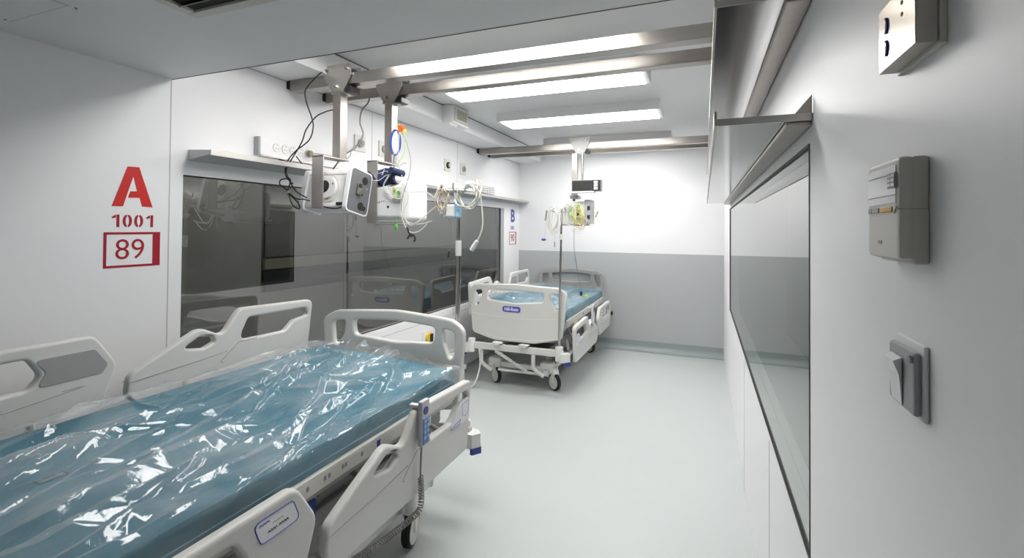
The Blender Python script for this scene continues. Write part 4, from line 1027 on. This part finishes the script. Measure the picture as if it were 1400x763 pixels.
def coils(m, c, rx, rz, n, rt, jit, sd, yj=.02, a0=0, a1=2*math.pi):
    q = random.Random(sd)
    for k in range(n):
        ox, oz, sx, sz, oy = q.uniform(-jit, jit), q.uniform(-jit, jit), rx*q.uniform(.85, 1.1), rz*q.uniform(.85, 1.1), q.uniform(-yj, yj)
        N = 24; full = abs(a1-a0-2*math.pi) < 1e-3
        pts = [(c[0]+ox+sx*math.cos(a0+(a1-a0)*i/N), c[1]+oy+.012*math.sin(3*i/N*6.28+k), c[2]+oz+sz*math.sin(a0+(a1-a0)*i/N)) for i in range(N if full else N+1)]
        m.tube(pts, rt, 6, closed=full)
t = thing('tube_coil', 'bundle of white tubing looped on the right of the nearer drip pole', 'tube', (px+.08, py-.02, 1.56))
m = MB(); coils(m, (px+.080, py-.045, 1.685), .066, .082, 6, .0036, .016, 4, a0=-math.pi-.5, a1=.7); m.build('loops', 'wcable', t)
m = MB(); m.tube(smooth_pts([(px+.10, py-.04, 1.735), (px+.145, py-.04, 1.69), (px+.160, py-.04, 1.60), (px+.165, py-.04, 1.52), (px+.150, py-.04, 1.46), (px+.128, py-.04, 1.425)]), .004, 8); m.build('hanging_end', 'wcable', t)
m = MB(); m.cyl((px+.134, py-.04, 1.432), (px+.108, py-.04, 1.392), .010, .014, bev=.002); m.cyl((px+.108, py-.04, 1.392), (px+.100, py-.04, 1.380), .012); m.build('connector', 'plastic2', t)
m = MB(); m.tube(smooth_pts([(px+.05, py-.03, 1.712), (px+.08, py-.05, 1.728), (px+.11, py-.05, 1.720), (px+.13, py-.05, 1.700)]), .010, 8); m.ball((px+.09, py-.045, 1.735), .020, (1.5, 1, .8)); m.build('wrapped_bundle', 'device', t)
t = thing('tube_coil', 'bundle of thin tan tubing hanging on the left of the nearer drip pole', 'tube', (px-.07, py-.02, 1.60))
m = MB(); coils(m, (px-.070, py-.045, 1.662), .030, .058, 9, .0026, .016, 7); m.build('loops', 'tan', t)
m = MB(); m.tube(smooth_pts([(px-.09, py-.04, 1.72), (px-.075, py-.05, 1.735), (px-.06, py-.04, 1.715)]), .010, 8); m.tube(smooth_pts([(px-.11, py-.04, 1.72), (px-.09, py-.04, 1.70), (px-.07, py-.04, 1.69)]), .009, 8); m.build('white_ties', 'device', t)
t = cable('tube', [(px-.045, py-.04, 1.553), (px-.02, py-.045, 1.52), (px-.008, py-.045, 1.46), (px-.015, py-.045, 1.42), (px-.03, py-.045, 1.37)], .0024, 'gcable', 'thin grey tube with a dark tip hanging beside the nearer drip pole')
m = MB(); m.cyl((px-.03, py-.045, 1.372), (px-.038, py-.045, 1.335), .006, .004); m.build('tip', 'black', t)
m = MB(); m.ball((px-.080, py-.04, 1.575), .011, (1.6, 1, 1)); m.ball((px-.072, py-.04, 1.558), .008); m.build('luer_joint', 'plastic2')
j = [o for o in C.objects if o.name.startswith('luer_joint')][0]; tag(j, 'white tube connector at the left end of the pole device', 'connector')

# pole 2 at the foot of the farther bed
px2, py2 = -1.182, 4.135
t = thing('drip_pole', 'steel drip pole standing in front of the farther bed foot corner', 'pole', (px2, py2, .46))
m = MB(); m.cyl((px2-.010, py2, .46), (px2-.002, py2, 1.12), .0115); m.build('pole', 'pole', t)
m = MB(); m.cyl((px2-.002, py2, 1.10), (px2+.006, py2, 1.66), .009); m.build('upper_pole', 'pole', t)
m = MB(); m.cyl((px2+.001, py2, 1.40), (px2+.002, py2, 1.45), .0145); m.build('height_clamp', 'plastic2', t)
m = MB()
for a in (0, 90, 180, 270):
    d = Vector((math.cos(math.radians(a+20)), math.sin(math.radians(a+20)), 0)); p = Vector((px2+.006, py2, 1.645))
    m.tube(smooth_pts([p, p+d*.05, p+d*.08+Vector((0, 0, .008)), p+d*.085+Vector((0, 0, .03))], 6), .004, 7)
m.build('hooks', 'pole', t)
t = thing('tube_coil', 'pale tubing looped over the farther drip pole', 'tube', (px2-.03, py2, 1.5))
m = MB(); coils(m, (px2-.055, py2-.03, 1.575), .045, .10, 8, .0032, .02, 14); m.build('loops', 'wcable', t)
m = MB(); m.tube(smooth_pts([(px2-.09, py2-.03, 1.62), (px2-.13, py2-.03, 1.54), (px2-.135, py2-.03, 1.46), (px2-.14, py2-.03, 1.42)]), .003, 6); m.tube(smooth_pts([(px2-.05, py2-.03, 1.50), (px2-.045, py2-.03, 1.44), (px2-.048, py2-.03, 1.38)]), .003, 6); m.build('hanging_ends', 'wcable', t)
m = MB(); m.ball((px2-.150, py2-.03, 1.400), .014, (1.7, 1, .8)); m.build('blue_mask', 'blue2', t)
m = MB(); m.cyl((px2-.135, py2-.03, 1.57), (px2-.122, py2-.03, 1.66), .008); m.build('grey_handle', 'midgrey', t)
m = MB(); m.cyl((px2-.048, py2-.03, 1.38), (px2-.048, py2-.03, 1.335), .006); m.build('clear_tip', 'grille', t)

# ---- small display and its module on the far hanger
t = thing('display_unit', 'small black display with three white keys hanging from the far rail', 'display', (-1.07, 4.66, 1.85))
m = MB(); m.box((-1.215, 4.62, 1.865), (-.925, 4.70, 1.975), .006); m.build('casing', 'midgrey', t)
m = MB(); m.box((-1.207, 4.614, 1.872), (-1.015, 4.621, 1.970), .002); m.build('screen', 'black', t)
m = MB(); m.box((-1.013, 4.614, 1.870), (-.930, 4.621, 1.972), .002); k_ = m.build('key_panel', 'black', t)
for i in range(3):
    m = MB(); m.box((-.992, 4.609, 1.878+i*.030), (-.955, 4.615, 1.902+i*.030), .003); m.build('key', 'paperw', k_)
m = MB(); m.box((-1.22, 4.61, 1.850), (-.99, 4.70, 1.864), .002); m.build('tray', 'plastic2', t)
m = MB(); m.box((-1.16, 4.69, 1.90), (-1.13, 4.775, 1.96), .004); m.build('clamp', 'black', t)
t = tag(MB().tube(smooth_pts([(-.935, 4.66, 1.87), (-.93, 4.66, 1.80), (-.945, 4.66, 1.72), (-.965, 4.66, 1.66)]), .0035, 6).build('sensor_cable', 'wcable'), 'white sensor cable with a grey connector hanging right of the black display', 'cable')
m = MB(); m.cyl((-.962, 4.66, 1.67), (-.985, 4.66, 1.61), .011, .008); m.build('connector', 'grille', t)
m = MB(); m.tube(smooth_pts([(-.985, 4.66, 1.61), (-1.02, 4.66, 1.55), (-1.06, 4.66, 1.53)]), .0025, 5); m.build('thin_tail', 'wcable', t)
t = thing('patient_monitor', 'white module wrapped in yellow and white leads below the black display', 'monitor', (-1.2, 4.76, 1.53))
m = MB(); m.box((-1.33, 4.72, 1.540), (-1.09, 4.90, 1.775), .010); m.build('casing', 'plastic2', t)
m = MB(); m.box((-1.105, 4.70, 1.548), (-1.045, 4.90, 1.790), .008); sd_ = m.build('side_module', 'switchg', t)
for z in (1.615, 1.705):
    m = MB(); m.box((-1.075, 4.692, z-.02), (-1.048, 4.702, z+.02), .003); m.build('socket', 'black', sd_)
m = MB(); m.box((-1.35, 4.70, 1.530), (-1.09, 4.90, 1.545), .003); m.build('tray', 'midgrey', t)
for k, (x, z) in enumerate(((-1.30, 1.70), (-1.29, 1.65), (-1.17, 1.72), (-1.15, 1.68), (-1.175, 1.645), (-1.145, 1.615), (-1.24, 1.62))):
    m = MB(); m.cyl((x, 4.70, z), (x, 4.722, z), .014); m.build('socket', ('black', 'midgrey')[k % 2], t)
t = thing('lead_bundle', 'tangle of yellow, tan and white leads over the far white module', 'cable', (-1.2, 4.68, 1.45))
for i, (mm, c, rx, rz, n, sd) in enumerate((('ygreen', (-1.17, 4.675, 1.645), .055, .08, 4, 21), ('wcable', (-1.25, 4.67, 1.64), .05, .095, 6, 22), ('tan', (-1.14, 4.665, 1.56), .05, .06, 5, 23), ('yellow', (-1.16, 4.66, 1.61), .035, .075, 2, 24), ('wcable', (-1.16, 4.655, 1.505), .055, .035, 3, 25))):
    m = MB(); coils(m, c, rx, rz, n, .0034, .022, sd, .012); m.build(('yellow_green_leads', 'white_leads', 'tan_leads', 'yellow_leads', 'lower_white_leads')[i], mm, t)
t = cable('cable', [(-1.20, 4.68, 1.53), (-1.205, 4.70, 1.30), (-1.20, 4.80, 1.10), (-1.195, 4.92, .90), (-1.19, 4.96, .84)], .003, 'gcable', 'thin dark lead hanging down in front of the far headboard')
m = MB(); m.box((-1.205, 4.94, .800), (-1.180, 4.965, .845), .004); m.build('plug', 'black', t)
t = thing('glove_tag', 'yellow green star-shaped electrode clip above the farther mattress', 'clip', (-1.16, 4.96, .775))
m = MB()
for k in range(5):
    a = 2*math.pi*k/5+.3; c = Vector((-1.145, 4.955, .800)); m.tube([c, c+Vector((.038*math.cos(a), 0, .026*math.sin(a)))], lambda f_: .008-.005*f_, 6)
m.ball((-1.145, 4.955, .800), .012); m.build('star_clip', 'ygreen', t)

# ================================================================== CAMERA
f, yaw, pitch, roll, ppy = 659.0705, .3796, .0152, .0079, 301.8521
cy, sy = math.cos(yaw), math.sin(yaw); cp, sp = math.cos(pitch), math.sin(pitch); cr, sr = math.cos(roll), math.sin(roll)
right0 = Vector((cy, sy, 0)); fwd = Vector((-sy*cp, cy*cp, sp)); up0 = Vector((sy*sp, -cy*sp, cp))
right = right0*cr+up0*sr; up = up0*cr-right0*sr
cam = bpy.data.cameras.new('camera'); co = bpy.data.objects.new('camera', cam); C.objects.link(co)
Mx = Matrix((right, up, -fwd)).transposed().to_4x4(); Mx.translation = Vector((0, 0, 1.5)); co.matrix_world = Mx
cam.sensor_width = 36; cam.sensor_fit = 'HORIZONTAL'; cam.lens = f/1400*36; cam.shift_y = -(381.5-ppy)/1400
cam.clip_start = .02
scn.camera = co

w = bpy.data.worlds.new('world'); scn.world = w; w.use_nodes = True
w.node_tree.nodes['Background'].inputs[0].default_value = (.5, .52, .55, 1); w.node_tree.nodes['Background'].inputs[1].default_value = .12
scn.view_settings.view_transform = 'Standard'; scn.view_settings.look = 'None'; scn.view_settings.gamma = 1
scn.view_settings.use_curve_mapping = False; scn.view_settings.exposure = 0.38

for o in list(bpy.data.objects):
    if '_o' in o: del o['_o']
